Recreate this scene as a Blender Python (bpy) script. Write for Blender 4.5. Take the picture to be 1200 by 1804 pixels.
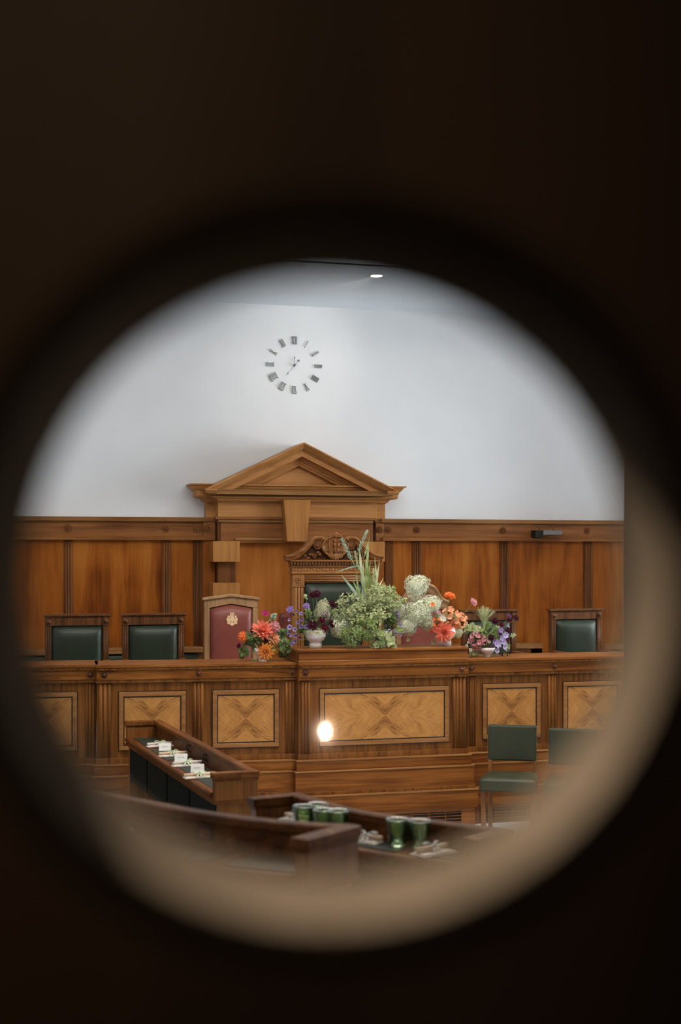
import bpy, bmesh, math, random
from mathutils import Vector, Matrix, Quaternion, noise as mnoise
R = math.radians
for o in list(bpy.data.objects): bpy.data.objects.remove(o)
SC = bpy.context.scene
COL = SC.collection

# ------------------------------------------------------------------ camera, world, lights, exposure
FPX, YAW, EYE, HOR = 2505.0, R(15.7), 2.2, 980.0
S_, C_ = math.sin(YAW), math.cos(YAW)
cam = bpy.data.cameras.new('camera'); camo = bpy.data.objects.new('camera', cam); COL.objects.link(camo)
cam.sensor_fit = 'VERTICAL'; cam.sensor_height = 36.0; cam.lens = 36.0*FPX/1804.0
cam.shift_y = (HOR-902.0)/1804.0
cam.clip_start = 0.05; cam.clip_end = 100
camo.location = (0, 0, EYE); camo.rotation_euler = (R(90), 0, -YAW)
cam.dof.use_dof = True; cam.dof.focus_distance = 12.6; cam.dof.aperture_fstop = 2.4
cam.dof.aperture_blades = 0
SC.camera = camo
SC.view_settings.view_transform = 'Standard'; SC.view_settings.look = 'None'
SC.view_settings.gamma = 1.0; SC.view_settings.use_curve_mapping = False
SC.view_settings.exposure = -0.02
W = bpy.data.worlds.new('daylight'); SC.world = W; W.use_nodes = True
W.node_tree.nodes['Background'].inputs[0].default_value = (0.8, 0.9, 1.0, 1)
W.node_tree.nodes['Background'].inputs[1].default_value = 1.2

XR, XL = 8.9, -2.6          # side walls of the chamber
YF, YR = 14.62, 0.72        # far wall, rear wall (chamber side)
CEIL = 4.85

def area(name, loc, rot, sx, sy, power, col, spread=180):
    l = bpy.data.lights.new(name, 'AREA'); l.shape = 'RECTANGLE'; l.size = sx; l.size_y = sy
    l.energy = power; l.color = col; l.spread = R(spread)
    o = bpy.data.objects.new(name, l); COL.objects.link(o); o.location = loc; o.rotation_euler = rot
    return o
# daylight entering the three tall windows of the right-hand wall
for i, wy in enumerate((3.6, 7.6, 11.6)):
    area('window_daylight', (XR+0.32, wy, 3.1), (0, R(90), 0), 2.4, 1.7, (12, 90, 350)[i], (0.82, 0.91, 1.0), (100, 100, 165)[i])
# unseen fill light added under the high ceiling to soften shadows
area('added_fill_light', (2.8, 8.2, 5.44), (0, 0, 0), 4.4, 3.4, 265, (1.0, 0.93, 0.86))
def spot(name, loc, target, power, col, size, blend=0.6, rad=0.05):
    l = bpy.data.lights.new(name, 'SPOT'); l.energy = power; l.color = col
    l.spot_size = R(size); l.spot_blend = blend; l.shadow_soft_size = rad
    o = bpy.data.objects.new(name, l); COL.objects.link(o); o.location = loc
    d = Vector(target)-Vector(loc); o.rotation_euler = d.to_track_quat('-Z', 'Y').to_euler()
    return o
WARM = (1.0, 0.80, 0.60)
DOWNLIGHTS = [(3.96, 12.83), (1.6, 12.83), (6.3, 12.83)]
PENDANTS = [(1.0, 9.6), (3.8, 9.6), (6.6, 9.6), (1.0, 5.6), (3.8, 5.6), (6.6, 5.6), (0.6, 2.2)]

# ------------------------------------------------------------------ picture measurements -> places in the room
def at(px, py, Y):
    a = (px-600)/FPX; dx = S_+a*C_; dy = C_-a*S_; t = Y/dy
    return Vector((t*dx, Y, EYE+(HOR-py)/FPX*t))
def X_(px, Y): return at(px, HOR, Y).x
def Z_(px, py, Y): return at(px, py, Y).z
def atz(px, py, z):
    a = (px-600)/FPX; t = (EYE-z)*FPX/(py-HOR)
    return Vector((t*(S_+a*C_), t*(C_-a*S_), z))
def hit(px, P, phi):           # distance along a vertical plane through P running at angle phi
    a = (px-600)/FPX; dx = S_+a*C_; dy = C_-a*S_
    ux, uy = math.cos(phi), math.sin(phi)
    # t*d = P + u*U
    det = dx*(-uy) - dy*(-ux)
    t = (P[0]*(-uy) - P[1]*(-ux))/det
    return (t*dx-P[0])*ux + (t*dy-P[1])*uy

# ------------------------------------------------------------------ materials
MATS = {}
def nt(name):
    m = bpy.data.materials.new(name); m.use_nodes = True
    t = m.node_tree; b = t.nodes['Principled BSDF']; return m, t, b
def ramp(t, stops):
    n = t.nodes.new('ShaderNodeValToRGB'); cr = n.color_ramp
    while len(cr.elements) < len(stops): cr.elements.new(0.5)
    for e, (p, c) in zip(cr.elements, stops): e.position = p; e.color = (*c, 1)
    return n
def wood(name, dark, mid, light, axis='z', across=16, rough=0.42, fine=1.0, coat=0.0, spec=0.16, blotch=0.5):
    m, t, b = nt(name); L = t.links.new
    tc = t.nodes.new('ShaderNodeTexCoord'); mp = t.nodes.new('ShaderNodeMapping')
    s = [across]*3; s['xyz'.index(axis)] = 0.8; mp.inputs['Scale'].default_value = s
    L(tc.outputs['Object'], mp.inputs['Vector'])
    n1 = t.nodes.new('ShaderNodeTexNoise'); n1.inputs['Scale'].default_value = 1.0
    n1.inputs['Detail'].default_value = 5; n1.inputs['Distortion'].default_value = 0.5; n1.inputs['Roughness'].default_value = 0.6
    L(mp.outputs[0], n1.inputs['Vector'])
    mp2 = t.nodes.new('ShaderNodeMapping'); s2 = [across*7]*3; s2['xyz'.index(axis)] = 2.0
    mp2.inputs['Scale'].default_value = s2; L(tc.outputs['Object'], mp2.inputs['Vector'])
    n2 = t.nodes.new('ShaderNodeTexNoise'); n2.inputs['Scale'].default_value = 1.0; n2.inputs['Detail'].default_value = 3
    L(mp2.outputs[0], n2.inputs['Vector'])
    n3 = t.nodes.new('ShaderNodeTexNoise'); n3.inputs['Scale'].default_value = 1.6; n3.inputs['Detail'].default_value = 2
    L(tc.outputs['Object'], n3.inputs['Vector'])
    a1 = t.nodes.new('ShaderNodeMath'); a1.operation = 'MULTIPLY_ADD'; a1.inputs[1].default_value = 0.45*fine; 
    L(n2.outputs[0], a1.inputs[0]); L(n1.outputs[0], a1.inputs[2])
    a2 = t.nodes.new('ShaderNodeMath'); a2.operation = 'MULTIPLY_ADD'; a2.inputs[1].default_value = blotch
    L(n3.outputs[0], a2.inputs[0]); L(a1.outputs[0], a2.inputs[2])
    a3 = t.nodes.new('ShaderNodeMath'); a3.operation = 'SUBTRACT'; a3.inputs[1].default_value = 0.5*(0.45*fine+blotch)
    L(a2.outputs[0], a3.inputs[0])
    r = ramp(t, [(0.28, dark), (0.5, mid), (0.72, light)]); L(a3.outputs[0], r.inputs[0])
    L(r.outputs[0], b.inputs['Base Color'])
    b.inputs['Roughness'].default_value = rough; b.inputs['Coat Weight'].default_value = coat
    b.inputs['Coat Roughness'].default_value = 0.22; b.inputs['Specular IOR Level'].default_value = spec
    bp = t.nodes.new('ShaderNodeBump'); bp.inputs['Strength'].default_value = 0.08; bp.inputs['Distance'].default_value = 0.004
    L(n2.outputs[0], bp.inputs['Height']); L(bp.outputs[0], b.inputs['Normal'])
    return m
def burr(name, wide):
    m, t, b = nt(name); L = t.links.new
    tc = t.nodes.new('ShaderNodeTexCoord'); sp = t.nodes.new('ShaderNodeSeparateXYZ'); L(tc.outputs['Generated'], sp.inputs[0])
    def M(op, a, c=None, v=None):
        n = t.nodes.new('ShaderNodeMath'); n.operation = op
        for i, q in enumerate((a, c, v)):
            if q is None: continue
            if isinstance(q, (int, float)): n.inputs[i].default_value = q
            else: L(q, n.inputs[i])
        return n.outputs[0]
    u = M('MULTIPLY', M('ABSOLUTE', M('SUBTRACT', sp.outputs[0], 0.5)), wide)
    v = M('ABSOLUTE', M('SUBTRACT', sp.outputs[2], 0.5))
    d = M('SUBTRACT', v, M('MULTIPLY', u, 0.78)); s = M('ADD', u, v)
    cb2 = t.nodes.new('ShaderNodeCombineXYZ'); L(u, cb2.inputs[0]); L(v, cb2.inputs[1])
    n2 = t.nodes.new('ShaderNodeTexNoise'); n2.inputs['Scale'].default_value = 4.5; n2.inputs['Detail'].default_value = 5
    n2.inputs['Distortion'].default_value = 0.8; L(cb2.outputs[0], n2.inputs['Vector'])
    dw = M('ADD', d, M('MULTIPLY', M('SUBTRACT', n2.outputs[0], 0.5), 0.22))      # wavy grain
    cb = t.nodes.new('ShaderNodeCombineXYZ'); L(M('MULTIPLY', dw, 34.0), cb.inputs[0]); L(M('MULTIPLY', s, 3.0), cb.inputs[1])
    n1 = t.nodes.new('ShaderNodeTexNoise'); n1.inputs['Scale'].default_value = 1.0; n1.inputs['Detail'].default_value = 4; L(cb.outputs[0], n1.inputs['Vector'])
    # feather figure between the diagonals, above and below the middle
    mk = M('MAXIMUM', M('SUBTRACT', 1.0, M('MULTIPLY', M('ABSOLUTE', M('SUBTRACT', dw, 0.11)), 6.5)), 0.0)
    near = M('MAXIMUM', M('SUBTRACT', 1.0, M('MULTIPLY', u, 2.6)), 0.15)
    g = M('MULTIPLY', M('MULTIPLY', mk, near), 0.30)
    amp = M('ADD', 0.55, M('MULTIPLY', mk, 1.0))
    val = M('SUBTRACT', M('ADD', M('ADD', 0.56, M('MULTIPLY', M('SUBTRACT', n1.outputs[0], 0.5), amp)), M('MULTIPLY', M('SUBTRACT', n2.outputs[0], 0.5), 0.5)), g)
    r = ramp(t, [(0.18, (0.13, 0.052, 0.014)), (0.40, (0.30, 0.130, 0.036)), (0.58, (0.45, 0.21, 0.06)), (0.85, (0.54, 0.275, 0.09))])
    L(val, r.inputs[0]); L(r.outputs[0], b.inputs['Base Color'])
    b.inputs['Roughness'].default_value = 0.40; b.inputs['Specular IOR Level'].default_value = 0.15
    return m
def plain(name, col, rough=0.6, metal=0.0, spec=0.5, noise=0.0, nscale=30, coat=0.0, emit=None, es=0, sub=0, sheen=0):
    m, t, b = nt(name); L = t.links.new
    b.inputs['Roughness'].default_value = rough; b.inputs['Metallic'].default_value = metal
    b.inputs['Specular IOR Level'].default_value = spec; b.inputs['Coat Weight'].default_value = coat
    tc = t.nodes.new('ShaderNodeTexCoord'); n = t.nodes.new('ShaderNodeTexNoise'); n.inputs['Scale'].default_value = nscale
    n.inputs['Detail'].default_value = 4; L(tc.outputs['Object'], n.inputs['Vector'])
    k = max(noise, 0.02)
    r = ramp(t, [(0.3, tuple(c*(1-k) for c in col)), (0.7, tuple(min(1, c*(1+k)) for c in col))])
    L(n.outputs[0], r.inputs[0]); L(r.outputs[0], b.inputs['Base Color'])
    if emit: b.inputs['Emission Color'].default_value = (*emit, 1); b.inputs['Emission Strength'].default_value = es
    return m
def leather(name, col, rough=0.33):
    m, t, b = nt(name); L = t.links.new
    tc = t.nodes.new('ShaderNodeTexCoord')
    n = t.nodes.new('ShaderNodeTexNoise'); n.inputs['Scale'].default_value = 5; n.inputs['Detail'].default_value = 4; L(tc.outputs['Object'], n.inputs['Vector'])
    r = ramp(t, [(0.3, tuple(c*0.8 for c in col)), (0.7, tuple(c*1.2 for c in col))]); L(n.outputs[0], r.inputs[0]); L(r.outputs[0], b.inputs['Base Color'])
    v = t.nodes.new('ShaderNodeTexVoronoi'); v.inputs['Scale'].default_value = 260; L(tc.outputs['Object'], v.inputs['Vector'])
    mx = t.nodes.new('ShaderNodeMath'); mx.operation = 'MULTIPLY_ADD'; mx.inputs[1].default_value = 6.0; L(n.outputs[0], mx.inputs[0]); L(v.outputs['Distance'], mx.inputs[2])
    bp = t.nodes.new('ShaderNodeBump'); bp.inputs['Strength'].default_value = 0.2; bp.inputs['Distance'].default_value = 0.004
    L(mx.outputs[0], bp.inputs['Height']); L(bp.outputs[0], b.inputs['Normal'])
    b.inputs['Roughness'].default_value = rough; b.inputs['Specular IOR Level'].default_value = 0.32
    b.inputs['Coat Weight'].default_value = 0.05; b.inputs['Coat Roughness'].default_value = 0.3
    return m
def glassy(name, tint, body=None):
    m = bpy.data.materials.new(name); m.use_nodes = True; t = m.node_tree; L = t.links.new
    t.nodes.remove(t.nodes['Principled BSDF']); out = t.nodes['Material Output']
    tr = t.nodes.new('ShaderNodeBsdfTransparent'); tr.inputs[0].default_value = (*tint, 1)
    gl = t.nodes.new('ShaderNodeBsdfGlossy'); gl.inputs['Roughness'].default_value = 0.04; gl.inputs[0].default_value = (1, 1, 1, 1)
    fr = t.nodes.new('ShaderNodeFresnel'); fr.inputs[0].default_value = 1.5
    mx = t.nodes.new('ShaderNodeMixShader'); L(fr.outputs[0], mx.inputs[0])
    src = tr.outputs[0]
    if body:
        tl = t.nodes.new('ShaderNodeBsdfTranslucent'); tl.inputs[0].default_value = (*body, 1); m2 = t.nodes.new('ShaderNodeMixShader'); m2.inputs[0].default_value = 0.08
        L(tr.outputs[0], m2.inputs[1]); L(tl.outputs[0], m2.inputs[2]); src = m2.outputs[0]
    L(src, mx.inputs[1]); L(gl.outputs[0], mx.inputs[2])
    L(mx.outputs[0], out.inputs[0]); return m
M = MATS
M['panel'] = wood('panel_veneer', (0.14, 0.031, 0.003), (0.29, 0.078, 0.008), (0.40, 0.130, 0.018), 'z', 6, 0.45, 0.6, 0.0, spec=0.10, blotch=0.7)
M['diag'] = wood('door_veneer', (0.20, 0.055, 0.008), (0.34, 0.105, 0.017), (0.44, 0.155, 0.032), 'z', 4, 0.45, 0.4, 0.0, spec=0.10)
M['frame_x'] = wood('oak_frame_long', (0.13, 0.042, 0.010), (0.24, 0.088, 0.024), (0.32, 0.130, 0.040), 'x', 14, 0.45)
M['frame_z'] = wood('oak_frame_upright', (0.08, 0.026, 0.007), (0.16, 0.056, 0.016), (0.23, 0.088, 0.027), 'z', 16, 0.45)
M['pale_x'] = wood('pale_oak_long', (0.36, 0.145, 0.042), (0.46, 0.205, 0.064), (0.54, 0.25, 0.088), 'x', 14, 0.5)
M['pale_z'] = wood('pale_oak_upright', (0.33, 0.125, 0.030), (0.42, 0.175, 0.046), (0.49, 0.22, 0.062), 'z', 14, 0.5)
M['walnut_x'] = wood('walnut_long', (0.09, 0.027, 0.006), (0.195, 0.066, 0.013), (0.29, 0.108, 0.024), 'x', 18, 0.40, 1.1, 0.0, spec=0.10)
M['walnut_z'] = wood('walnut_crossband', (0.08, 0.026, 0.006), (0.175, 0.065, 0.015), (0.26, 0.105, 0.027), 'z', 24, 0.42, 1.2, 0.0, spec=0.10)
M['edge_x'] = wood('pale_bead', (0.19, 0.080, 0.024), (0.27, 0.122, 0.040), (0.34, 0.165, 0.058), 'x', 20, 0.42)
M['desk_y'] = wood('desk_walnut', (0.055, 0.017, 0.004), (0.125, 0.041, 0.009), (0.20, 0.073, 0.018), 'y', 14, 0.45, 0.9, 0.0, spec=0.12)
M['desk_z'] = wood('desk_end_walnut', (0.09, 0.030, 0.007), (0.18, 0.066, 0.016), (0.26, 0.105, 0.03), 'z', 22, 0.32, 1.0, 0.2)
M['desk_dark'] = wood('desk_shadow_walnut', (0.02, 0.008, 0.004), (0.04, 0.017, 0.008), (0.07, 0.03, 0.013), 'y', 18, 0.4)
M['throne_z'] = wood('carved_walnut', (0.10, 0.034, 0.009), (0.26, 0.10, 0.027), (0.37, 0.16, 0.05), 'z', 20, 0.34, 1.0, 0.05, spec=0.3)
M['throne_x'] = wood('carved_walnut_long', (0.12, 0.04, 0.01), (0.28, 0.11, 0.03), (0.39, 0.17, 0.055), 'x', 20, 0.34, 1.0, 0.05, spec=0.3)
M['chair_z'] = wood('chair_walnut', (0.05, 0.02, 0.008), (0.12, 0.046, 0.017), (0.20, 0.082, 0.03), 'z', 26, 0.36, 1.0, 0.15)
M['chair_x'] = wood('chair_walnut_rail', (0.05, 0.02, 0.008), (0.14, 0.052, 0.018), (0.22, 0.09, 0.033), 'z', 34, 0.36, 1.0, 0.15)
M['oakchair'] = wood('light_oak_chair', (0.27, 0.15, 0.07), (0.39, 0.225, 0.11), (0.48, 0.29, 0.15), 'z', 20, 0.4)
M['burr1'] = burr('burr_walnut_square', 1.1); M['burr2'] = burr('burr_walnut_wide', 2.3)
M['ink'] = plain('ebony_stringing', (0.012, 0.006, 0.004), 0.4)
M['dark'] = plain('painted_recess_shade', (0.008, 0.005, 0.004), 0.8)
M['plaster'] = plain('white_plaster', (0.80, 0.80, 0.805), 0.9, noise=0.012, nscale=3)
M['ceil'] = plain('ceiling_daylight_tint', (0.82, 0.89, 0.94), 0.9, noise=0.01, nscale=2)  # daylight's blue cast is mixed into the white ceiling colour
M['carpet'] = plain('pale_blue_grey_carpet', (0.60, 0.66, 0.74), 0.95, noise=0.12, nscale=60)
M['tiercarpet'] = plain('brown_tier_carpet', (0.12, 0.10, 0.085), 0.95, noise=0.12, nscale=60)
M['green'] = leather('green_leather', (0.020, 0.030, 0.018)); M['green2'] = leather('grey_green_leather', (0.032, 0.037, 0.019), 0.45)
M['deskgreen'] = leather('dark_green_desk_leather', (0.016, 0.026, 0.018), 0.42)
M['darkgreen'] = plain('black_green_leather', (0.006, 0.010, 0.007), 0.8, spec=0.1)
M['red'] = leather('oxblood_leather', (0.22, 0.058, 0.043))
M['gold'] = plain('gold_tooling', (0.86, 0.58, 0.33), 0.5, noise=0.15, nscale=120)
M['ceramic'] = plain('white_ceramic', (0.72, 0.70, 0.68), 0.3, coat=0.4)
M['paper'] = plain('white_paper', (0.82, 0.81, 0.78), 0.8); M['napkin'] = plain('cream_napkin', (0.78, 0.70, 0.62), 0.9)
M['rib'] = plain('pale_green_ribbon', (0.50, 0.60, 0.42), 0.7); M['ribgrey'] = plain('grey_ribbon', (0.42, 0.40, 0.36), 0.7)
M['blush'] = plain('peach_paper', (0.82, 0.58, 0.42), 0.8); M['pencil'] = plain('grey_ink', (0.25, 0.24, 0.23), 0.8)
M['clock'] = plain('grey_green_metal', (0.20, 0.24, 0.22), 0.5)
M['iron'] = plain('dark_iron', (0.015, 0.014, 0.013), 0.4, 0.6)
M['greybox'] = plain('grey_metal', (0.16, 0.155, 0.15), 0.5)
M['white_metal'] = plain('white_enamel', (0.8, 0.8, 0.8), 0.4)
M['lens'] = plain('lamp_lens', (1, 1, 1), 0.3, emit=(1.0, 0.95, 0.88), es=30)
M['glow'] = plain('bulb_glow', (1, 1, 1), 0.3, emit=(1.0, 0.74, 0.55), es=170)
M['nail'] = plain('brass_nail', (0.30, 0.20, 0.09), 0.35, 0.9)
M['tumbler'] = glassy('green_glass', (0.84, 0.95, 0.78), body=(0.30, 0.50, 0.20)); M['pane'] = glassy('window_glass', (0.97, 0.97, 0.96))
M['doorwood'] = wood('dark_door_oak', (0.075, 0.045, 0.026), (0.11, 0.068, 0.04), (0.14, 0.088, 0.052), 'z', 10, 0.5, 0.6, 0.0)
M['reveal'] = wood('varnished_reveal', (0.042, 0.030, 0.020), (0.056, 0.041, 0.027), (0.07, 0.051, 0.035), 'y', 10, 0.85, 0.6, 0.0, spec=0.03)
M['lobby'] = plain('lobby_wall_paint', (0.20, 0.13, 0.085), 0.9)
M['column'] = wood('black_stained_oak', (0.010, 0.005, 0.003), (0.016, 0.008, 0.004), (0.024, 0.012, 0.006), 'z', 14, 0.6, coat=0.0)

# ------------------------------------------------------------------ mesh helpers
class MB:
    def __init__(s, T=None): s.bm = bmesh.new(); s.T = T or (lambda x, y, z: (x, y, z))
    def v(s, p): return s.bm.verts.new(s.T(*p))
    def box(s, x0, x1, y0, y1, z0, z1):
        vs = [s.v((x, y, z)) for x in (x0, x1) for y in (y0, y1) for z in (z0, z1)]
        for f in ((0,1,3,2), (4,6,7,5), (0,4,5,1), (2,3,7,6), (0,2,6,4), (1,5,7,3)): s.bm.faces.new([vs[i] for i in f])
    def grid(s, rows, close=False, caps=False, smooth=True):
        vs = [[s.v(p) for p in r] for r in rows]; n = len(vs[0])
        for i in range(len(vs)-1):
            for j in range(n if close else n-1):
                f = s.bm.faces.new((vs[i][j], vs[i][(j+1) % n], vs[i+1][(j+1) % n], vs[i+1][j])); f.smooth = smooth
        if caps:
            for r in (vs[0], vs[-1]):
                if n > 2: s.bm.faces.new(r)
    def lathe(s, prof, c=(0,0,0), axis='z', n=20, ribs=0, rib=0.0):
        rows = []
        for r, h in prof:
            row = []
            for k in range(n):
                a = 2*math.pi*k/n; rr = max(r, 1e-4)*(1+rib*(k % 2 if ribs else 0))
                ca, sa = rr*math.cos(a), rr*math.sin(a)
                p = (ca, sa, h) if axis == 'z' else ((ca, h, sa) if axis == 'y' else (h, ca, sa))
                row.append((c[0]+p[0], c[1]+p[1], c[2]+p[2]))
            rows.append(row)
        s.grid(rows, close=True)
    def tube(s, pts, r, n=6, r1=None):
        pts = [Vector(p) for p in pts]; rows = []; m = len(pts)
        for i, p in enumerate(pts):
            d = (pts[min(i+1, m-1)]-pts[max(i-1, 0)]).normalized()
            q = Vector((0, 0, 1)) if abs(d.z) < 0.9 else Vector((1, 0, 0))
            a = d.cross(q).normalized(); b = d.cross(a); rr = r if r1 is None else r+(r1-r)*i/(m-1)
            rows.append([tuple(p+a*rr*math.cos(2*math.pi*k/n)+b*rr*math.sin(2*math.pi*k/n)) for k in range(n)])
        s.grid(rows, close=True, caps=True)
    def prism(s, poly, y0, y1):          # polygon in x,z pushed along y
        a = [s.v((x, y0, z)) for x, z in poly]; b = [s.v((x, y1, z)) for x, z in poly]; n = len(poly)
        s.bm.faces.new(a); s.bm.faces.new(b[::-1])
        for i in range(n): s.bm.faces.new((a[i], a[(i+1) % n], b[(i+1) % n], b[i]))
    def umould(s, x0, x1, y0, yb, prof):  # profile (projection, z) running round left return, front, right return
        rows = []
        for p, z in prof: rows.append([(x0-p, yb, z), (x0-p, y0-p, z), (x1+p, y0-p, z), (x1+p, yb, z)])
        s.grid(rows, smooth=False)
        for r in (rows[0], rows[-1]): s.bm.faces.new([s.v(q) for q in r])
    def reeds(s, x0, x1, y, z0, z1, n, h=0.008):
        w = (x1-x0)/n
        for i in range(n):
            xa = x0+i*w+w*0.08; xb = x0+(i+1)*w-w*0.08; rows = []
            for z in (z0, z1):
                rows.append([((xa+xb)/2-(xb-xa)/2*math.cos(math.pi*k/6), y-h*math.sin(math.pi*k/6), z) for k in range(7)])
            s.grid(rows, caps=True)
    def pad(s, x0, x1, z0, z1, y, t, n=12, pw=5.0, top=None):   # upholstered panel bulging towards -y
        rows = []
        for j in range(n+1):
            row = []
            for i in range(n+1):
                u = -1+2*i/n; w = -1+2*j/n
                u = math.copysign(abs(u)**0.7, u); w = math.copysign(abs(w)**0.7, w)
                zt = z1+(top((u+1)/2) if top else 0)
                b = ((1-abs(u)**pw)*(1-abs(w)**pw))**0.5
                row.append((x0+(x1-x0)*(u+1)/2, y-t*b, z0+(zt-z0)*(w+1)/2))
            rows.append(row)
        s.grid(rows)
    def sphere(s, c, r, n=10, sc=(1, 1, 1)):
        rows = []
        for j in range(1, n//2):
            a = math.pi*j/(n//2)
            rows.append([(c[0]+r*sc[0]*math.sin(a)*math.cos(2*math.pi*k/n), c[1]+r*sc[1]*math.sin(a)*math.sin(2*math.pi*k/n), c[2]+r*sc[2]*math.cos(a)) for k in range(n)])
        s.grid(rows, close=True, caps=True)
    def build(s, name, mat, parent=None, bevel=0, keep=False):
        bm = s.bm; bmesh.ops.recalc_face_normals(bm, faces=bm.faces)
        me = bpy.data.meshes.new(name)
        o = bpy.data.objects.new(name, me); COL.objects.link(o)
        if parent:
            o.parent = parent
            if not keep:
                mt = (Matrix.Translation(ROOT[parent.name][0]) @ Matrix.Rotation(ROOT[parent.name][1], 4, 'Z')).inverted()
                bm.transform(mt)
            ROOT[o.name] = ROOT[parent.name]
        elif not keep:
            xs = [v.co.x for v in bm.verts]; ys = [v.co.y for v in bm.verts]; zs = [v.co.z for v in bm.verts]
            c = Vector(((min(xs)+max(xs))/2, (min(ys)+max(ys))/2, min(zs)))
            bm.transform(Matrix.Translation(-c)); o.location = c; ROOT[o.name] = (c, 0)
        bm.to_mesh(me); bm.free(); me.materials.append(mat)
        if bevel:
            b = o.modifiers.new('bevel', 'BEVEL'); b.width = bevel; b.segments = 2; b.limit_method = 'ANGLE'
        return o
ROOT = {}
def tag(o, label=None, cat=None, group=None, kind=None):
    if label: o['label'] = label
    if cat: o['category'] = cat
    if group: o['group'] = group
    if kind: o['kind'] = kind
    return o
def thing(name, loc, label, cat, group=None, rz=0):
    o = bpy.data.objects.new(name, None); COL.objects.link(o); o.location = loc; o.rotation_euler = (0, 0, rz)
    o.empty_display_size = 0.1; ROOT[o.name] = (Vector(loc), rz)
    return tag(o, label, cat, group)
def copy_tree(o, parent=None):
    c = o.copy(); COL.objects.link(c); c.parent = parent
    for ch in [x for x in list(bpy.data.objects) if x.parent == o]: copy_tree(ch, c)
    ROOT[c.name] = ROOT.get(o.name, (Vector(), 0)); return c
def struct(name, mb, mat, label=None, bevel=0):
    o = mb.build(name, mat, None, bevel); o['kind'] = 'structure'
    o['label'] = label or name.replace('_', ' '); return o
def rosette(mb, x, y, z, r):
    mb.lathe([(r, 0), (r, -0.006), (r*0.78, -0.012), (r*0.66, -0.004), (r*0.45, -0.004), (r*0.4, -0.014), (r*0.2, -0.02), (0, -0.021)], (x, y, z), 'y', 16)

# ------------------------------------------------------------------ room shell
b = MB(); b.box(XL-0.2, XR+0.2, YR, YF+0.2, -0.1, 0); struct('floor', b, M['carpet'], 'pale blue grey carpeted chamber floor')
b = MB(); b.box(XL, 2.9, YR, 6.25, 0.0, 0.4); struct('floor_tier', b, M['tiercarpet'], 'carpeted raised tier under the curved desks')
b = MB(); b.box(XL-0.2, XR+0.2, YF, YF+0.2, 0, 5.6); struct('wall_far', b, M['plaster'], 'white plaster end wall above the panelling')
b = MB(); b.box(XL-0.2, XL, YR, YF, 0, 5.6); struct('wall_left', b, M['plaster'], 'white plaster left wall of the chamber')
b = MB()
ys = [YR, 2.75, 4.45, 6.75, 8.45, 10.75, 12.45, YF]
for i in range(0, 8, 2): b.box(XR, XR+0.25, ys[i], ys[i+1], 0, 5.6)
for i in (1, 3, 5): b.box(XR, XR+0.25, ys[i], ys[i+1], 0, 1.9); b.box(XR, XR+0.25, ys[i], ys[i+1], 4.3, 5.6)
struct('wall_right', b, M['plaster'], 'white plaster window wall of the chamber')
for n, i in enumerate((1, 3, 5)):
    b = MB(); y0, y1 = ys[i], ys[i+1]
    for yy in (y0, (y0+y1)/2-0.025, y1-0.05): b.box(XR+0.1, XR+0.16, yy, yy+0.05, 1.9, 4.3)
    for zz in (1.9, 2.7, 3.5, 4.25): b.box(XR+0.1, XR+0.16, y0, y1, zz, zz+0.05)
    w = struct('window_%d' % (n+1), b, M['white_metal'], 'tall white framed window in the right wall')
    g = MB(); g.box(XR+0.125, XR+0.13, y0+0.05, y1-0.05, 1.95, 4.25); g.build('pane', M['pane'], w)
b = MB()
b.box(XL-0.2, XR+0.2, 12.36, YF, CEIL, CEIL+0.1); b.box(XL-0.2, XR+0.2, 12.34, 12.42, CEIL, 5.5); b.box(XL-0.2, XR+0.2, YR, 12.36, 5.5, 5.6)
struct('ceiling', b, M['ceil'], 'white ceiling stepping down above the dais')
b = MB()
for k in range(5): b.box(0.5+k*1.12, 0.56+k*1.12, 6.4, 10.0, 5.455, 5.5)
for k in range(4): b.box(0.5, 5.04, 6.4+k*1.18, 6.46+k*1.18, 5.460, 5.499)
struct('window_4', b, M['white_metal'], 'frame added around the unseen fill light in the high ceiling')  # bars built to go with the added fill light
# rear wall with the doorway the camera looks through
DX0, DX1, PLAT = -0.33, 0.62, 0.7
b = MB(); b.box(XL-0.2, DX0, 0.60, YR, 0, 5.6); b.box(DX1, XR+0.2, 0.60, YR, 0, 5.6); b.box(DX0, DX1, 0.60, YR, 2.78, 5.6); b.box(DX0, DX1, 0.60, YR, 0, PLAT)
struct('wall_rear', b, M['plaster'], 'rear wall with the chamber doorway')
b = MB(); b.box(-1.7, 2.1, -2.9, 0.60, PLAT-0.1, PLAT); struct('floor_lobby', b, M['carpet'], 'lobby floor outside the chamber door')
b = MB(); b.box(-1.8, 2.2, -3.0, 0.60, 3.4, 3.5); struct('ceiling_lobby', b, M['lobby'], 'lobby ceiling')
b = MB(); b.box(-1.8, -1.7, -3.0, 0.60, PLAT, 3.4); struct('wall_lobby_left', b, M['lobby'], 'left wall of the lobby')
b = MB(); b.box(2.1, 2.2, -3.0, 0.60, PLAT, 3.4); struct('wall_lobby_right', b, M['lobby'], 'right wall of the lobby')
b = MB(); b.box(-1.8, 2.2, -3.0, -2.9, PLAT, 3.4); struct('wall_lobby_back', b, M['lobby'], 'back wall of the lobby')
b = MB(); b.box(XL, 1.3, YR, 1.75, 0.4, PLAT); struct('floor_landing', b, M['lobby'], 'landing inside the chamber door')

# dais floor
b = MB(); b.box(XL, XR, 11.42, YF, 0, 0.6); struct('floor_dais', b, M['carpet'], 'raised dais floor behind the bench front')

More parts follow.
